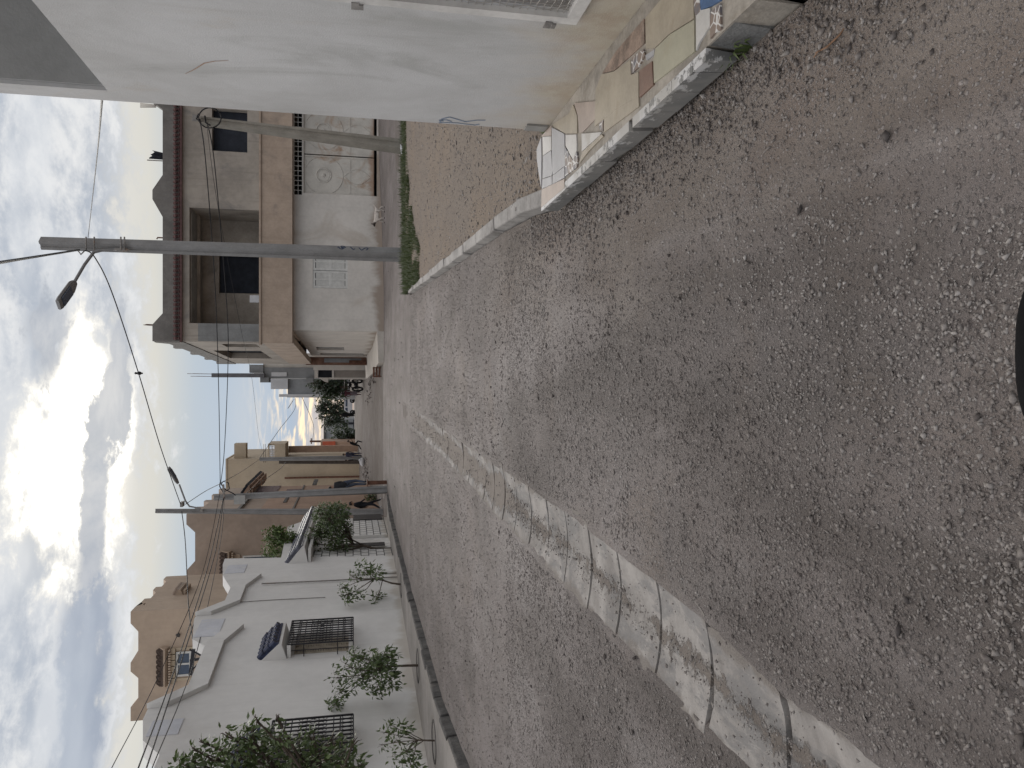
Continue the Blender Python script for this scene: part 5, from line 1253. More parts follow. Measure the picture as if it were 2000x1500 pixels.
# ------------------------------------------------------------------ trees and plants
def leaves(name, cl, size, m, parent, base, seed, droop=.5, asp=.46):
    """cl: list of (centre, radius, count); pointed leaves with a folded midrib"""
    r_ = np.random.default_rng(seed); vs = []; tint = []
    for c, r, n in cl:
        n = int(n * .82)
        d = r_.normal(size=(n, 3)); d /= np.linalg.norm(d, axis=1)[:, None]; rad = r * r_.uniform(.12, 1, n) ** .6
        # uneven outline: push out along a few lobes
        lob = r_.normal(size=(5, 3)); lob /= np.linalg.norm(lob, axis=1)[:, None]; k = (d @ lob.T).max(1); rad *= .62 + .5 * k
        vs.append(np.concatenate([np.array(c)[None] + d * rad[:, None] * [1, 1, .95], d], 1)); tint.append(r_.beta(1.6, 2.2, n))
    q = np.concatenate(vs); p = q[:, :3]; d = q[:, 3:]; tint = np.concatenate(tint); n = len(p)
    ax = d * .7 + r_.normal(size=(n, 3)) * .55; ax[:, 2] -= droop; ax /= np.linalg.norm(ax, axis=1)[:, None]
    sd = np.cross(ax, r_.normal(size=(n, 3)) * .5 + [0, 0, 1]); sd /= np.linalg.norm(sd, axis=1)[:, None]; nn = np.cross(sd, ax)
    L = (size * r_.uniform(.6, 1.25, n))[:, None]; w = L * asp * .5
    pts = np.stack([p, p + ax * L * .4 + sd * w - nn * w * .35, p + ax * L * .4 - sd * w - nn * w * .35, p + ax * L - nn * L * .12, p + ax * L * .45], 1)
    v = (pts - np.array(base)[None, None]).reshape(-1, 3)
    fb = np.array([[0, 4, 1], [1, 4, 3], [0, 2, 4], [2, 3, 4]]); f = (fb[None] + (np.arange(n) * 5)[:, None, None]).reshape(-1)
    me = bpy.data.meshes.new(name); me.vertices.add(n * 5); me.vertices.foreach_set('co', v.reshape(-1)); me.loops.add(len(f)); me.loops.foreach_set('vertex_index', f.astype(np.int32))
    me.polygons.add(n * 4); me.polygons.foreach_set('loop_start', np.arange(0, n * 12, 3, dtype=np.int32)); me.polygons.foreach_set('loop_total', np.full(n * 4, 3, np.int32)); me.update(calc_edges=True)
    at = me.attributes.new('tint', 'FLOAT', 'POINT'); at.data.foreach_set('value', np.repeat(tint, 5)); me.materials.append(m)
    return link(name, me, parent, V(base))
m_bark = mat('grey_brown_bark', (.10, .08, .065), .9, .25, 8, bd=.003)
m_leaf = leafmat('citrus_leaf', (.042, .070, .026), (.14, .185, .075))
m_leaf2 = leafmat('dark_leaf', (.036, .064, .024), (.115, .16, .06))
m_leaf3 = leafmat('light_leaf', (.05, .085, .022), (.13, .18, .05))
m_leaf4 = leafmat('far_dark_leaf', (.012, .022, .014), (.035, .055, .03))
def tree(label, Y, base, trunk, blobs, size, m, tr=.03, seed=1, name='tree', cat='tree', dy=.35, pit=False):
    rr = random.Random(seed); base = V(base); t = thing(name, label, cat, base)
    mb = MB(); path = [base + V((0, 0, -.1))] + [A(px, py, Y + o) for px, py, o in trunk]
    mb.tube(path, [tr * (1 - .45 * i / (len(path) - 1)) for i in range(len(path))], 8)
    cl = []; top = path[-1]
    for px, py, r, n in blobs:
        c = A(px, py, Y + rr.uniform(-dy, dy)); cl.append((c, r, n)); a = path[rr.choice([-1, -1, -2])] if len(path) > 2 else top
        mid = (a + c) / 2 + V((rr.uniform(-.1, .1), rr.uniform(-.1, .1), -.12 * r)); mb.tube([a, mid, c], [tr * .5, tr * .35, tr * .18], 6)
        for k in range(int(4 + n / 40)):
            e = c + V((rr.gauss(0, 1), rr.gauss(0, 1), rr.gauss(0, 1))).normalized() * r * rr.uniform(.6, 1.05); mb.tube([c.lerp(mid, rr.uniform(0, .6)), c.lerp(e, .5) + V((0, 0, .05 * r)), e], [tr * .2, tr * .13, tr * .06], 4)
    tk = mb.build('trunk', m_bark, t, smooth=True)
    leaves('crown', cl, size, m, t, base, seed)
    return t
B = G(818, 1300, .10); tree('bushy citrus sapling in pavement pit between the two window grilles', B.y, B, [(795, 1300, 0), (768, 1301, 0), (748, 1305, 0)],
     [(745, 1300, .30, 300), (765, 1330, .22, 150), (715, 1295, .30, 230), (700, 1325, .26, 170), (735, 1345, .22, 110), (672, 1300, .22, 40), (655, 1325, .20, 36), (665, 1352, .2, 80), (650, 1378, .18, 80), (760, 1280, .2, 110), (690, 1280, .2, 70)], .10, m_leaf, .026, 21)
B = G(785, 1143, .09); tree('thin sparse citrus sapling in front of the facade pipes', B.y, B, [(765, 1139, 0), (747, 1133, 0), (730, 1131, 0)],
     [(712, 1112, .28, 120), (735, 1118, .22, 110), (690, 1128, .22, 40), (678, 1165, .26, 110), (700, 1160, .2, 60), (735, 1168, .2, 70), (728, 1182, .14, 40), (668, 1150, .16, 40)], .11, m_leaf, .026, 22)
B = G(767, 1072, .07); tree('largest pavement tree with leaning trunk before the brick patterned wall', B.y, B, [(735, 1073, 0), (712, 1066, 0), (690, 1062, .1)],
     [(640, 1015, .55, 900), (662, 1008, .42, 600), (672, 1035, .36, 420), (625, 1040, .5, 560), (650, 1050, .42, 420), (602, 1085, .34, 220), (612, 1108, .28, 170), (645, 1080, .34, 260), (628, 1000, .36, 360), (600, 1060, .34, 200), (595, 1108, .2, 70), (668, 1062, .3, 180), (655, 990, .25, 200)], .10, m_leaf2, .055, 23)
B = G(850, 1448, .11); tree('small forked citrus sapling nearest the dark kerb end', B.y, B, [(828, 1446, 0), (815, 1445, 0)],
     [(785, 1422, .16, 70), (762, 1415, .10, 20), (795, 1470, .18, 100), (800, 1495, .2, 100), (770, 1445, .14, 30), (752, 1430, .1, 18), (745, 1455, .08, 10), (770, 1480, .12, 30)], .085, m_leaf, .016, 24)
YB5 = 9.2; B = V((-5.35, YB5, .10)); tree('big leafy branches of nearest tree hiding a window grille at left edge', YB5, B, [(840, 1590, 0), (740, 1580, 0), (640, 1560, 0), (560, 1545, 0)],
     [(490, 1440, .22, 190), (470, 1470, .26, 240), (520, 1470, .28, 260), (545, 1440, .16, 70), (420, 1480, .22, 170), (380, 1490, .18, 120), (350, 1505, .2, 120), (440, 1430, .10, 20), (580, 1470, .24, 200), (620, 1485, .26, 220), (660, 1478, .2, 130), (690, 1500, .2, 120), (610, 1440, .12, 36), (650, 1445, .11, 30), (520, 1530, .4, 300), (600, 1540, .4, 300), (460, 1535, .35, 240), (395, 1450, .08, 14), (500, 1405, .07, 10), (375, 1460, .06, 8), (690, 1450, .10, 24), (540, 1400, .06, 6)], .085, m_leaf, .05, 25, dy=.25)
B = A(760, 1060, 26.5); B.z = 0; B.x -= .6; tree('yellow green shrub showing above the garden wall gable', 26.5, B, [(640, 1062, 0), (590, 1064, 0)],
     [(548, 1060, .5, 420), (530, 1050, .38, 300), (552, 1085, .4, 280), (525, 1080, .3, 160), (540, 1040, .35, 240), (565, 1050, .4, 200)], .13, m_leaf3, .06, 26, name='shrub', cat='shrub')
B = on_ground(735, 970); tree('low dark shrub at the foot of boxed pole behind the boy', B.y, B, [(728, 970, 0), (722, 970, 0)], [(728, 968, .28, 160), (718, 972, .24, 130), (735, 975, .2, 80)], .12, m_leaf2, .02, 27, name='shrub', cat='shrub')
B = A(700, 755, 66); B.z = tz(B.x, 66); tree('dark overhanging tree beside the ribbed gate', 66, B, [(660, 756, 0), (640, 757, 0)],
     [(630, 742, .9, 300), (645, 752, .9, 320), (625, 758, .8, 260), (660, 748, .8, 260), (650, 765, .8, 260), (670, 740, .6, 160), (668, 768, .6, 160), (615, 748, .7, 200), (640, 770, .6, 180)], .3, m_leaf4, .16, 28)
B = A(700, 805, 90); B.z = tz(B.x, 90); tree('big round dark tree behind the white van', 90, B, [(680, 806, 0), (660, 806, 0)],
     [(632, 790, 1.1, 280), (640, 805, 1.4, 420), (650, 822, 1.2, 320), (655, 790, 1.2, 320), (625, 800, .7, 120), (662, 808, 1.3, 320), (638, 828, .7, 130), (624, 802, .5, 80), (670, 785, .8, 160), (628, 784, .5, 90), (665, 830, .8, 140), (625, 815, .35, 50)], .36, m_leaf4, .25, 29)
B = A(700, 855, 84); B.z = tz(B.x, 84); tree('dark far bush left of the low grey house', 84, B, [(690, 855, 0), (680, 855, 0)], [(668, 850, .9, 260), (660, 858, .9, 240), (678, 845, .7, 170), (680, 862, .9, 220), (655, 845, .4, 60), (690, 850, .6, 120)], .3, m_leaf4, .1, 30, name='bush', cat='bush')
# plant pits in the pavement
def pits():
    for (px, py), lab in (((818, 1300), 'round soil pit at the foot of the bushy sapling'), ((785, 1143), 'round soil pit at the foot of the thin sapling'), ((850, 1448), 'round soil pit at the foot of the forked sapling')):
        c = G(px, py, .10); mb = MB(); z = .10
        for i in range(24):
            a, b = i * math.pi / 12, (i + 1) * math.pi / 12; r0, r1 = .27, .31
            mb.hexa([c + V((r * math.cos(q), r * math.sin(q), -.02 + h)) for h in (0, .045) for r, q in ((r0, a), (r1, a), (r1, b), (r0, b))])
        t = thing('plant_pit', lab, 'plant pit', c, 'plant pits in the left pavement'); mb.build('rim', m_concd, t)
        mb = MB(); mb.add([c + V((.27 * math.cos(i * .2618), .27 * math.sin(i * .2618), .01)) for i in range(24)], [tuple(range(24))]); mb.build('soil', m_lot, t)
pits()
def grass():
    """the band of grass between the dirt plot and the cross street"""
    poly = [(2.15, 18.6), (1.92, 14.4), (2.5, 14.2), (3.2, 15.3), (4.2, 16.4), (5.3, 17.2), (7.4, 17.8), (8.5, 20.4), (2.7, 20.2)]
    def inside(x, y):
        c = False; j = len(poly) - 1
        for i in range(len(poly)):
            (xi, yi), (xj, yj) = poly[i], poly[j]
            if (yi > y) != (yj > y) and x < (xj - xi) * (y - yi) / (yj - yi) + xi: c = not c
            j = i
        return c
    P = []; rr = random.Random(12)
    while len(P) < 26000:
        x, y = rr.uniform(1.85, 8.3), rr.uniform(14, 20.4)
        if not inside(x, y): continue
        dns = n2(x, y, 1.4, 2) + .5 * n2(x, y, 4.5, 7) + .45 * smooth((y - 18.2) / 1.2) + .35 * smooth((3.6 - x) / 1.5)
        if rr.uniform(-.25, .35) < dns: P.append((x, y, lot_z(x, y) if y < 18.9 else -.01, .6 + .6 * dns))
    P = np.array(P); n = len(P); a = nrng.uniform(0, 6.28, n); d = np.stack([np.cos(a), np.sin(a), np.zeros(n)], 1); h = np.clip(nrng.lognormal(math.log(.075), .45, n), .03, .24) * P[:, 3].clip(.5, 1.3); ln = nrng.uniform(.1, .9, n) * h
    w = np.stack([-d[:, 1], d[:, 0], np.zeros(n)], 1) * (.004 + .02 * h)[:, None]; b = P[:, :3]; up = np.array([0, 0, 1.])
    v = np.stack([b - w, b + w, b + d * (ln * .45)[:, None] + up * (h * .7)[:, None] + w * .7, b + d * (ln * .45)[:, None] + up * (h * .7)[:, None] - w * .7, b + d * ln[:, None] + up * h[:, None]], 1).reshape(-1, 3)
    f4 = (np.array([0, 1, 2, 3])[None] + (np.arange(n) * 5)[:, None]); f3 = (np.array([3, 2, 4])[None] + (np.arange(n) * 5)[:, None])
    me = bpy.data.meshes.new('grass'); me.from_pydata(v.tolist(), [], f4.tolist() + f3.tolist()); me.materials.append(leafmat('grass_blade', (.028, .044, .017), (.105, .12, .055)))
    at = me.attributes.new('tint', 'FLOAT', 'POINT'); at.data.foreach_set('value', np.repeat(nrng.beta(1.5, 2.4, n), 5))
    o = link('grass', me, None, V((0, 0, 0))); tag(o, 'rough green grass strip around the tall lamp pole', 'grass', None, 'stuff')
grass()
# ------------------------------------------------------------------ people, dog, vehicles, litter
m_skin = mat('skin', (.24, .145, .10), .6, .08, 12, bd=0)
m_hair = mat('dark_hair', (.014, .011, .010), .6, .2, 40, bd=.002)
def cloth(name, c): return mat(name, c, .9, .2, 9, bd=.003)
J0 = dict(pel=(0, 0, .93), spi=(0, .0, 1.10), che=(0, .0, 1.30), nek=(0, .0, 1.475), hd0=(0, .015, 1.55), hd1=(0, .02, 1.635), hd2=(0, .015, 1.70))
R0 = dict(pel=.135, spi=.125, che=.15, nek=.055, hd0=.072, hd1=.098, hd2=.055)
for s, n in ((-1, 'L'), (1, 'R')):
    J0.update({'sh' + n: (s * .17, 0, 1.40), 'el' + n: (s * .235, -.01, 1.12), 'wr' + n: (s * .25, .06, .88), 'ha' + n: (s * .25, .085, .805), 'hi' + n: (s * .09, 0, .87), 'kn' + n: (s * .10, .02, .49), 'an' + n: (s * .10, -.01, .10), 'to' + n: (s * .115, .13, .045)})
    R0.update({'sh' + n: .07, 'el' + n: .046, 'wr' + n: .032, 'ha' + n: .038, 'hi' + n: .105, 'kn' + n: .066, 'an' + n: .045, 'to' + n: .04})
EDG = [('pel', 'spi', 1), ('spi', 'che', 1), ('che', 'nek', 1), ('nek', 'hd0', 0), ('hd0', 'hd1', 0), ('hd1', 'hd2', 0)]
for n in 'LR': EDG += [('che', 'sh' + n, 1), ('sh' + n, 'el' + n, 1), ('el' + n, 'wr' + n, 1), ('wr' + n, 'ha' + n, 0), ('pel', 'hi' + n, 2), ('hi' + n, 'kn' + n, 2), ('kn' + n, 'an' + n, 2), ('an' + n, 'to' + n, 3)]
def skin_mesh(name, J, Rr, edges, root, sub=2):
    ks = list(J); bm = bmesh.new(); vs = [bm.verts.new(J[k]) for k in ks]
    for a, b, *_ in edges: bm.edges.new((vs[ks.index(a)], vs[ks.index(b)]))
    me = bpy.data.meshes.new(name + '_cage'); bm.to_mesh(me); bm.free()
    o = bpy.data.objects.new(name + '_cage', me); COL.objects.link(o); o.modifiers.new('s', 'SKIN')
    sd = me.skin_vertices[0].data
    for i, k in enumerate(ks): sd[i].radius = (Rr[k], Rr[k]); sd[i].use_root = (k == root)
    m = o.modifiers.new('d', 'SUBSURF'); m.levels = sub; m.render_levels = sub
    bpy.context.view_layer.update(); dg = bpy.context.evaluated_depsgraph_get(); out = bpy.data.meshes.new_from_object(o.evaluated_get(dg))
    bpy.data.objects.remove(o); bpy.data.meshes.remove(me); return out
def person(label, foot, yaw, h, mats, pose=None, hair='short', rad=None, skirt=None, group=None):
    """mats: skin, top, legs, shoes"""
    J = dict(J0); J.update(pose or {}); Rr = dict(R0); Rr.update(rad or {})
    me = skin_mesh('person', J, Rr, EDG, 'pel')
    jv = {k: V(v) for k, v in J.items()}; mi = []
    for p in me.polygons:
        c = p.center; best = (9, 0)
        for a, b, m in EDG:
            A_, B_ = jv[a], jv[b]; t = max(0, min(1, (c - A_).dot(B_ - A_) / max((B_ - A_).length_squared, 1e-9))); d = (c - A_.lerp(B_, t)).length - Rr[a] * (1 - t) - Rr[b] * t
            if d < best[0]: best = (d, m)
        mi.append(best[1])
    # fingers, ears, nose and brow on the same mesh
    ex = MB()
    for s, n in ((-1, 'L'), (1, 'R')):
        ha = jv['ha' + n]; d = (ha - jv['wr' + n]).normalized(); u = d.cross(V((0, 1, .2))).normalized(); w = u.cross(d)
        for k, ln in enumerate((.062, .072, .068, .052)):
            b = ha + d * .01 + u * (k - 1.5) * .019; ex.tube([b, b + d * ln * .55, b + d * ln * .9 + w * .018], [.0095, .009, .0075], 5, 0)
        ex.tube([ha - d * .02 + u * .02 * s, ha + u * .045 * s + d * .015, ha + u * .05 * s + d * .045], [.011, .010, .008], 5, 0)
        ex.ell(jv['hd1'] + V((s * .094, -.005, -.025)), (.014, .022, .034), 0, 6, 5)
        ex.ell(jv['hd1'] + V((s * .035, .086, .0)), (.016, .010, .010), 4, 6, 5)
    ex.ell(jv['hd1'] + V((0, .098, -.028)), (.015, .022, .024), 0, 6, 5); ex.ell(jv['hd1'] + V((0, .086, -.072)), (.024, .010, .007), 4, 6, 5)
    nv = len(me.vertices); vv = [v.co.copy() for v in me.vertices] + ex.v; ff = [tuple(p.vertices) for p in me.polygons] + [tuple(i + nv for i in f) for f in ex.f]; mi += ex.m
    bpy.data.meshes.remove(me)
    M = Matrix.Translation(V(foot)) @ Matrix.Rotation(yaw, 4, 'Z') @ Matrix.Scale(h / 1.73, 4)
    t = thing('person', label, 'person', foot, group); b = MB(); b.v = [M @ v for v in vv]; b.f = ff; b.m = mi; b.build('body', list(mats) + [m_hair], t, smooth=True)
    hb = MB(); c = jv['hd1']; hb.ell(c + V((0, -.018, .022)), (.104, .108, .10), 0, 12, 8)
    if hair == 'long': hb.ell(c + V((0, -.05, -.12)), (.095, .06, .18)); 
    if hair == 'scarf': hb.ell(c + V((0, -.02, -.03)), (.115, .115, .15)); hb.ell(c + V((0, -.01, -.2)), (.15, .13, .12))
    hb.v = [M @ v for v in hb.v]; hb.build('hair' if hair != 'scarf' else 'headscarf', m_hair if hair != 'scarf' else mats[1], t, smooth=True)
    if skirt:
        k = MB(); n = 20; z1, z0, r1, r0, m = skirt; o = len(k.v)
        for i in range(7):
            f = i / 6; r = r1 + (r0 - r1) * f
            for j in range(n): a = 2 * math.pi * j / n; q = r * (1 + .05 * f * math.sin(a * 5)); k.v.append(M @ V((q * math.cos(a), q * .8 * math.sin(a), z1 + (z0 - z1) * f)))
        for i in range(6):
            for j in range(n): k.f.append((i * n + j, i * n + (j + 1) % n, (i + 1) * n + (j + 1) % n, (i + 1) * n + j)); k.m.append(0)
        k.build('skirt', m, t, smooth=True)
    return t
c_black = cloth('black_tracksuit', (.012, .013, .018)); c_navy = cloth('navy_top', (.017, .018, .022)); c_jean = cloth('blue_denim', (.055, .068, .10)); c_shoe = cloth('dark_shoe', (.02, .02, .022)); c_wht = cloth('pale_shoe', (.35, .35, .35))
c_mar = cloth('maroon_top', (.075, .022, .032)); c_gskirt = cloth('grey_skirt', (.13, .105, .12)); c_bcloth = cloth('black_cloth', (.008, .008, .010)); c_dblue = cloth('dark_blue_clothes', (.03, .032, .055))
walk = dict(knL=(-.10, .16, .50), anL=(-.10, .26, .11), toL=(-.115, .40, .06), knR=(.10, -.04, .49), anR=(.10, -.24, .16), toR=(.115, -.16, .06), elL=(-.24, -.10, 1.13), wrL=(-.25, -.08, .88), haL=(-.25, -.06, .80), elR=(.24, .06, 1.12), wrR=(.23, .22, .92), haR=(.22, .27, .86))
f = on_ground(748, 984); hman = 64 * f.y / 1500
person('man in black tracksuit striding on pavement past the brick patterned wall', f, R(-65), hman, (m_skin, c_black, c_black, c_wht), dict(walk, hd0=(0, .05, 1.54), hd1=(0, .08, 1.62), hd2=(0, .08, 1.685), nek=(0, .02, 1.47)))
bp = on_ground(756, 942)
def post():
    mb = MB(); zt = A(717, 942, bp.y).z; mb.box(bp.x - .07, bp.x + .07, bp.y - .07, bp.y + .07, -.2, zt - .03); mb.box(bp.x - .13, bp.x + .13, bp.y - .13, bp.y + .13, zt - .03, zt)
    tag(mb.build('bollard', m_rust, None, bp), 'short rusty steel post under the boy', 'bollard'); return zt
zt = post()
bh = 73 * bp.y / 1500
lean = dict(spi=(-.03, .03, 1.10), che=(-.10, .08, 1.29), nek=(-.16, .12, 1.45), hd0=(-.17, .14, 1.52), hd1=(-.19, .17, 1.60), hd2=(-.19, .17, 1.665), shL=(-.28, .06, 1.37), shR=(.06, .10, 1.40), elL=(-.46, .14, 1.22), wrL=(-.50, .26, 1.40), haL=(-.51, .28, 1.48), elR=(.12, .0, 1.13), wrR=(.0, .12, .98), haR=(-.05, .17, .95),
            hiL=(-.07, 0, .87), hiR=(.10, 0, .87), knL=(.0, .06, .50), knR=(.15, .08, .50), anL=(-.01, -.02, .10), toL=(-.01, .12, .045), anR=(.09, -.03, .10), toR=(.10, .11, .045))
person('boy in dark top and jeans balancing on rusty post reaching for the pole', V((bp.x - .04, bp.y, zt)), R(0), bh, (m_skin, c_navy, c_jean, c_jean), lean, rad=dict(hd1=.118, hd0=.095, nek=.07))
f = on_ground(707, 887); person('person in dark blue clothes standing by the pale pole at yellow house', f, R(160), 36 * f.y / 1500, (m_skin, c_dblue, c_dblue, c_shoe))
f = on_ground(711, 899); person('person in black standing beside the dark slim pole at yellow house', f, R(100), 35 * f.y / 1500, (m_skin, c_bcloth, cloth('grey_trousers', (.09, .085, .08)), c_shoe))
f = on_ground(712, 868); run = dict(walk, che=(0, .16, 1.26), nek=(0, .27, 1.40), hd0=(0, .31, 1.45), hd1=(0, .36, 1.52), hd2=(0, .38, 1.58), shL=(-.17, .2, 1.34), shR=(.17, .2, 1.34), elL=(-.24, .0, 1.16), wrL=(-.24, .16, 1.02), haL=(-.24, .22, 1.0), elR=(.24, .3, 1.1), wrR=(.22, .45, 1.18), haR=(.2, .5, 1.22), spi=(0, .07, 1.09), knL=(-.1, .34, .62), anL=(-.1, .20, .22), toL=(-.11, .32, .14), knR=(.1, -.08, .52), anR=(.1, -.44, .34), toR=(.11, -.42, .22))
person('person in black running along the far left edge of street', f, R(-100), 34 * f.y / 1500, (m_skin, c_bcloth, c_bcloth, c_wht), run)
f = on_ground(706, 768); person('girl in maroon top and grey skirt walking on far right of street', f, R(10), 37.5 * f.y / 1500, (m_skin, c_mar, c_mar, c_shoe), dict(elL=(-.29, -.06, 1.17), elR=(.29, -.06, 1.17), wrL=(-.24, .08, .98), wrR=(.24, .08, .98), haL=(-.2, .13, .95), haR=(.2, .13, .95), nek=(0, .02, 1.475)), 'long', skirt=(.98, .38, .15, .21, c_gskirt))
f = on_ground(694, 810); person('woman wrapped in black standing before the white van', f, R(200), 28.5 * f.y / 1500, (m_skin, c_bcloth, c_bcloth, c_shoe), None, 'scarf', dict(che=.2, spi=.19, pel=.19, shL=.11, shR=.11), skirt=(1.25, .15, .22, .2, c_bcloth))

# dog
def dog():
    f = on_ground(752, 421); k = 30 * f.y / 1500 / .95
    J = dict(c=(0, 0, .50), r=(-.34, 0, .52), s=(.28, 0, .50), n=(.42, 0, .60), h=(.55, 0, .66), m=(.69, 0, .61), t1=(-.46, 0, .55), t2=(-.62, 0, .68), t3=(-.70, 0, .80))
    Rr = dict(c=.135, r=.12, s=.155, n=.085, h=.085, m=.042, t1=.035, t2=.025, t3=.015); E = [('c', 'r', 0), ('c', 's', 0), ('s', 'n', 0), ('n', 'h', 1), ('h', 'm', 1), ('r', 't1', 0), ('t1', 't2', 0), ('t2', 't3', 0)]
    for i, (y, ph) in enumerate(((-.085, .10), (.085, -.10))):
        a = 'f%d' % i; J.update({a + '0': (.27, y, .36), a + '1': (.27 + ph, y, .19), a + '2': (.27 + ph * 1.3, y, .04), a + '3': (.33 + ph * 1.3, y, .025)}); Rr.update({a + '0': .06, a + '1': .034, a + '2': .026, a + '3': .026}); E += [('s', a + '0', 0), (a + '0', a + '1', 0), (a + '1', a + '2', 0), (a + '2', a + '3', 0)]
        b = 'b%d' % i; p = -ph; J.update({b + '0': (-.28 + p * .3, y, .36), b + '1': (-.44 + p, y, .21), b + '2': (-.38 + p * 1.4, y, .04), b + '3': (-.31 + p * 1.4, y, .025)}); Rr.update({b + '0': .07, b + '1': .033, b + '2': .026, b + '3': .026}); E += [('r', b + '0', 0), (b + '0', b + '1', 0), (b + '1', b + '2', 0), (b + '2', b + '3', 0)]
    me = skin_mesh('dog', J, Rr, E, 'c'); vv = [v.co.copy() for v in me.vertices]; ff = [tuple(p.vertices) for p in me.polygons]; mi = [1 if p.center.x > .44 or (p.center.z < .07) else 0 for p in me.polygons]; bpy.data.meshes.remove(me)
    ex = MB()
    for s in (-1, 1): ex.prism([(.52, s * .05, .73), (.57, s * .085, .72), (.54, s * .075, .83)], (-.02, 0, 0), mi=1)
    n = len(vv); vv += ex.v; ff += [tuple(i + n for i in q) for q in ex.f]; mi += ex.m
    M = Matrix.Translation(f) @ Matrix.Rotation(R(172), 4, 'Z') @ Matrix.Scale(k, 4)
    t = thing('dog', 'white dog with dark head walking below the shuttered corner house', 'dog', f); b = MB(); b.v = [M @ v for v in vv]; b.f = ff; b.m = mi
    b.build('body', [mat('white_fur', (.48, .44, .40), .9, .12, 12, bd=.004), mat('dark_fur', (.04, .032, .028), .9, .2, 12, bd=.004)], t, smooth=True)
dog()

# vehicles far up the street
m_tyre = mat('tyre_rubber', (.015, .015, .016), .85, .2, 20, bd=0)
def ring(mb, c, r, th, ax, n=20):
    u = V((0, 0, 1)); w = V(ax).cross(u).normalized(); mb.tube([V(c) + (u * math.cos(i * 2 * math.pi / n) + w * math.sin(i * 2 * math.pi / n)) * r for i in range(n + 1)], th, 6)
def motorbike():
    f = on_ground(709, 752); k = 1.25
    def P(x, y, z): return f + V((x * .35 + y * .9, x * .93 - y * .35, z)) * k
    ax = P(0, 1, 0) - P(0, 0, 0)
    t = thing('motorbike', 'dark motorbike parked by low wall beside the girl', 'motorbike', f)
    for x in (-.62, .62):
        mb = MB(); ring(mb, P(x, 0, .30), .27 * k, .055 * k, ax); w = mb.build('wheel', m_tyre, t); h = MB(); h.ell(P(x, 0, .30), (.07, .07, .07))
        for i in range(8): a = i * .785; d = P(x + .25 * math.cos(a), 0, .30 + .25 * math.sin(a)); h.tube([P(x, 0, .3), d], .008, 4)
        h.build('rim', m_steel, w)
    mb = MB(); mb.tube([P(.62, 0, .30), P(.45, 0, .72), P(.38, 0, .98)], .035, 6); mb.tube([P(.42, 0, .75), P(.1, 0, .62), P(-.3, 0, .66), P(-.62, 0, .3)], .04, 6); mb.tube([P(.4, 0, .7), P(.12, 0, .28), P(-.62, 0, .3)], .03, 6); mb.build('frame', m_iron, t)
    mb = MB(); mb.ell(P(.12, 0, .72), (.16, .26, .12)); mb.ell(P(.02, 0, .38), (.15, .2, .15)); mb.build('tank_and_engine', m_iron, t, smooth=True)
    mb = MB(); mb.ell(P(-.32, 0, .76), (.14, .36, .07)); mb.build('seat', c_bcloth, t, smooth=True)
    mb = MB(); mb.tube([P(.3, -.34, 1.02), P(.36, -.1, 1.0), P(.36, .1, 1.0), P(.3, .34, 1.02)], .02, 6); mb.build('handlebar', m_steel, t)
    mb = MB(); ring(mb, P(.35, .3, 1.28), .14 * k, .03, V((0, 1, 0))); mb.tube([P(.32, .3, 1.02), P(.35, .3, 1.12)], .02, 5); mb.build('mirror', m_iron, t)
motorbike()
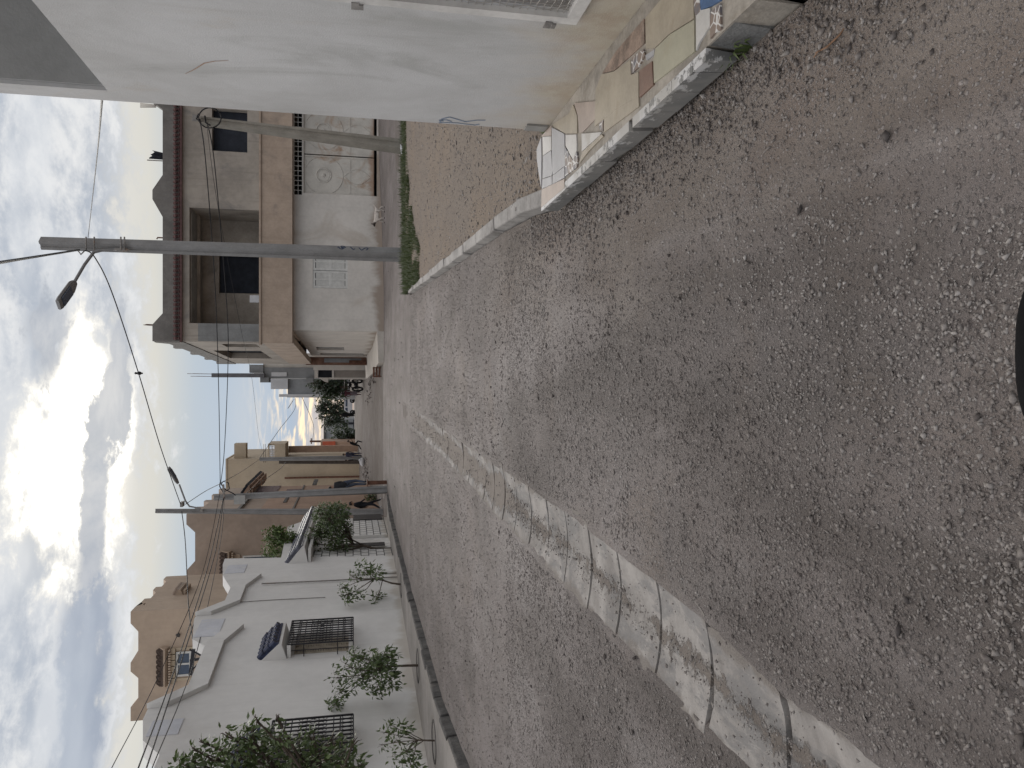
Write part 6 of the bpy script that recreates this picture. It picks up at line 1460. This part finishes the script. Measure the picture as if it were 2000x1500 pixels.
def van():
    Y = 88.; r = pxr(front(Y), 672, 693, 812, 776); f = V(((r[0] + r[1]) / 2, Y, tz((r[0] + r[1]) / 2, Y))); w = r[1] - r[0]; h = 1.25
    t = thing('van', 'white van parked side on below the big round tree', 'van', f)
    x0, x1 = r[0], r[1]; z0 = f.z + .25; zt = r[3]; zb = z0 + (zt - z0) * .55
    mb = MB(); pr = [(x0, z0), (x1, z0), (x1, zt - .05), (x0 + w * .32, zt), (x0 + w * .16, zb), (x0, zb - .1)]
    mb.prism([(a, Y, b) for a, b in pr], (0, 1.6, 0)); o = mb.build('body', m_farw, t)
    mb = MB(); mb.prism([(x0 + w * .2, Y - .01, zb + .02), (x0 + w * .44, Y - .01, zb + .02), (x0 + w * .44, Y - .01, zt - .12), (x0 + w * .33, Y - .01, zt - .12)], (0, .02, 0)); mb.build('window', m_glass, o)
    mb = MB(); mb.box(x0 + w * .5, x0 + w * .95, Y - .01, Y + .01, zb + .05, zt - .15); mb.build('window', m_glass, o)
    for x in (x0 + w * .18, x1 - w * .18): mb = MB(); ring(mb, (x, Y + .05, f.z + .3), .2, .1, (0, 1, 0), 14); mb.ell((x, Y + .05, f.z + .3), (.16, .06, .16)); mb.build('wheel', m_tyre, t)
van()
# litter and rubble
def bag():
    f = on_ground(713, 902); mb = MB(); mb.ell(f + V((0, 0, .16)), (.30, .25, .18)); mb.ell(f + V((.12, -.05, .30)), (.12, .1, .1)); rr = random.Random(3); mb.v = [p + V((rr.uniform(-.03, .03), rr.uniform(-.03, .03), rr.uniform(-.03, .03))) for p in mb.v]
    tag(mb.build('bag', m_farw, None, f, True), 'crumpled white bag dumped at the foot of the dark slim pole', 'bag')
bag()
def heap(name, label, pts, n, smin, smax, spread, seed, kind=None):
    rr = random.Random(seed); P = []; S = []
    for _ in range(n):
        a, b = rr.choice(pts); f = on_ground(a + rr.gauss(0, spread[0]), b + rr.gauss(0, spread[1])); P.append(tuple(f + V((0, 0, .02)))); S.append(rr.uniform(smin, smax))
    o = pebbles(name, np.array(P), np.array(S), label, nrng.beta(2, 2, n), m_stone)
heap('rubble', 'scattered rubble and litter along the raised pavement and street edges', [(735, 728), (730, 735), (728, 722), (722, 748), (720, 780), (738, 715), (715, 905), (716, 925), (712, 930), (745, 690)], 170, .03, .11, (3, 8), 5)
heap('stones', 'small dark stones lying about the junction', [(760, 700), (770, 600), (760, 850), (780, 720), (740, 820), (752, 560), (775, 960)], 70, .012, .03, (8, 50), 6)
# white scraps in the grass
for i, (px, py, lab) in enumerate(((789, 294, 'white paper scrap at the foot of the leaning pole'), (808, 420, 'white paper scrap lying in the grass strip'))):
    c = G(px, py, .06); mb = MB(); rr = random.Random(i + 9)
    q = [[c + V((.07 * (a - 1), .05 * (b - 1), .03 + rr.uniform(0, .07))) for a in range(4)] for b in range(3)]
    for a in range(3):
        for b in range(2): mb.prism([q[b][a], q[b][a + 1], q[b + 1][a + 1], q[b + 1][a]], (0, 0, .003))
    tag(mb.build('paper_scrap', m_farw, None, c), lab, 'litter', 'paper scraps')
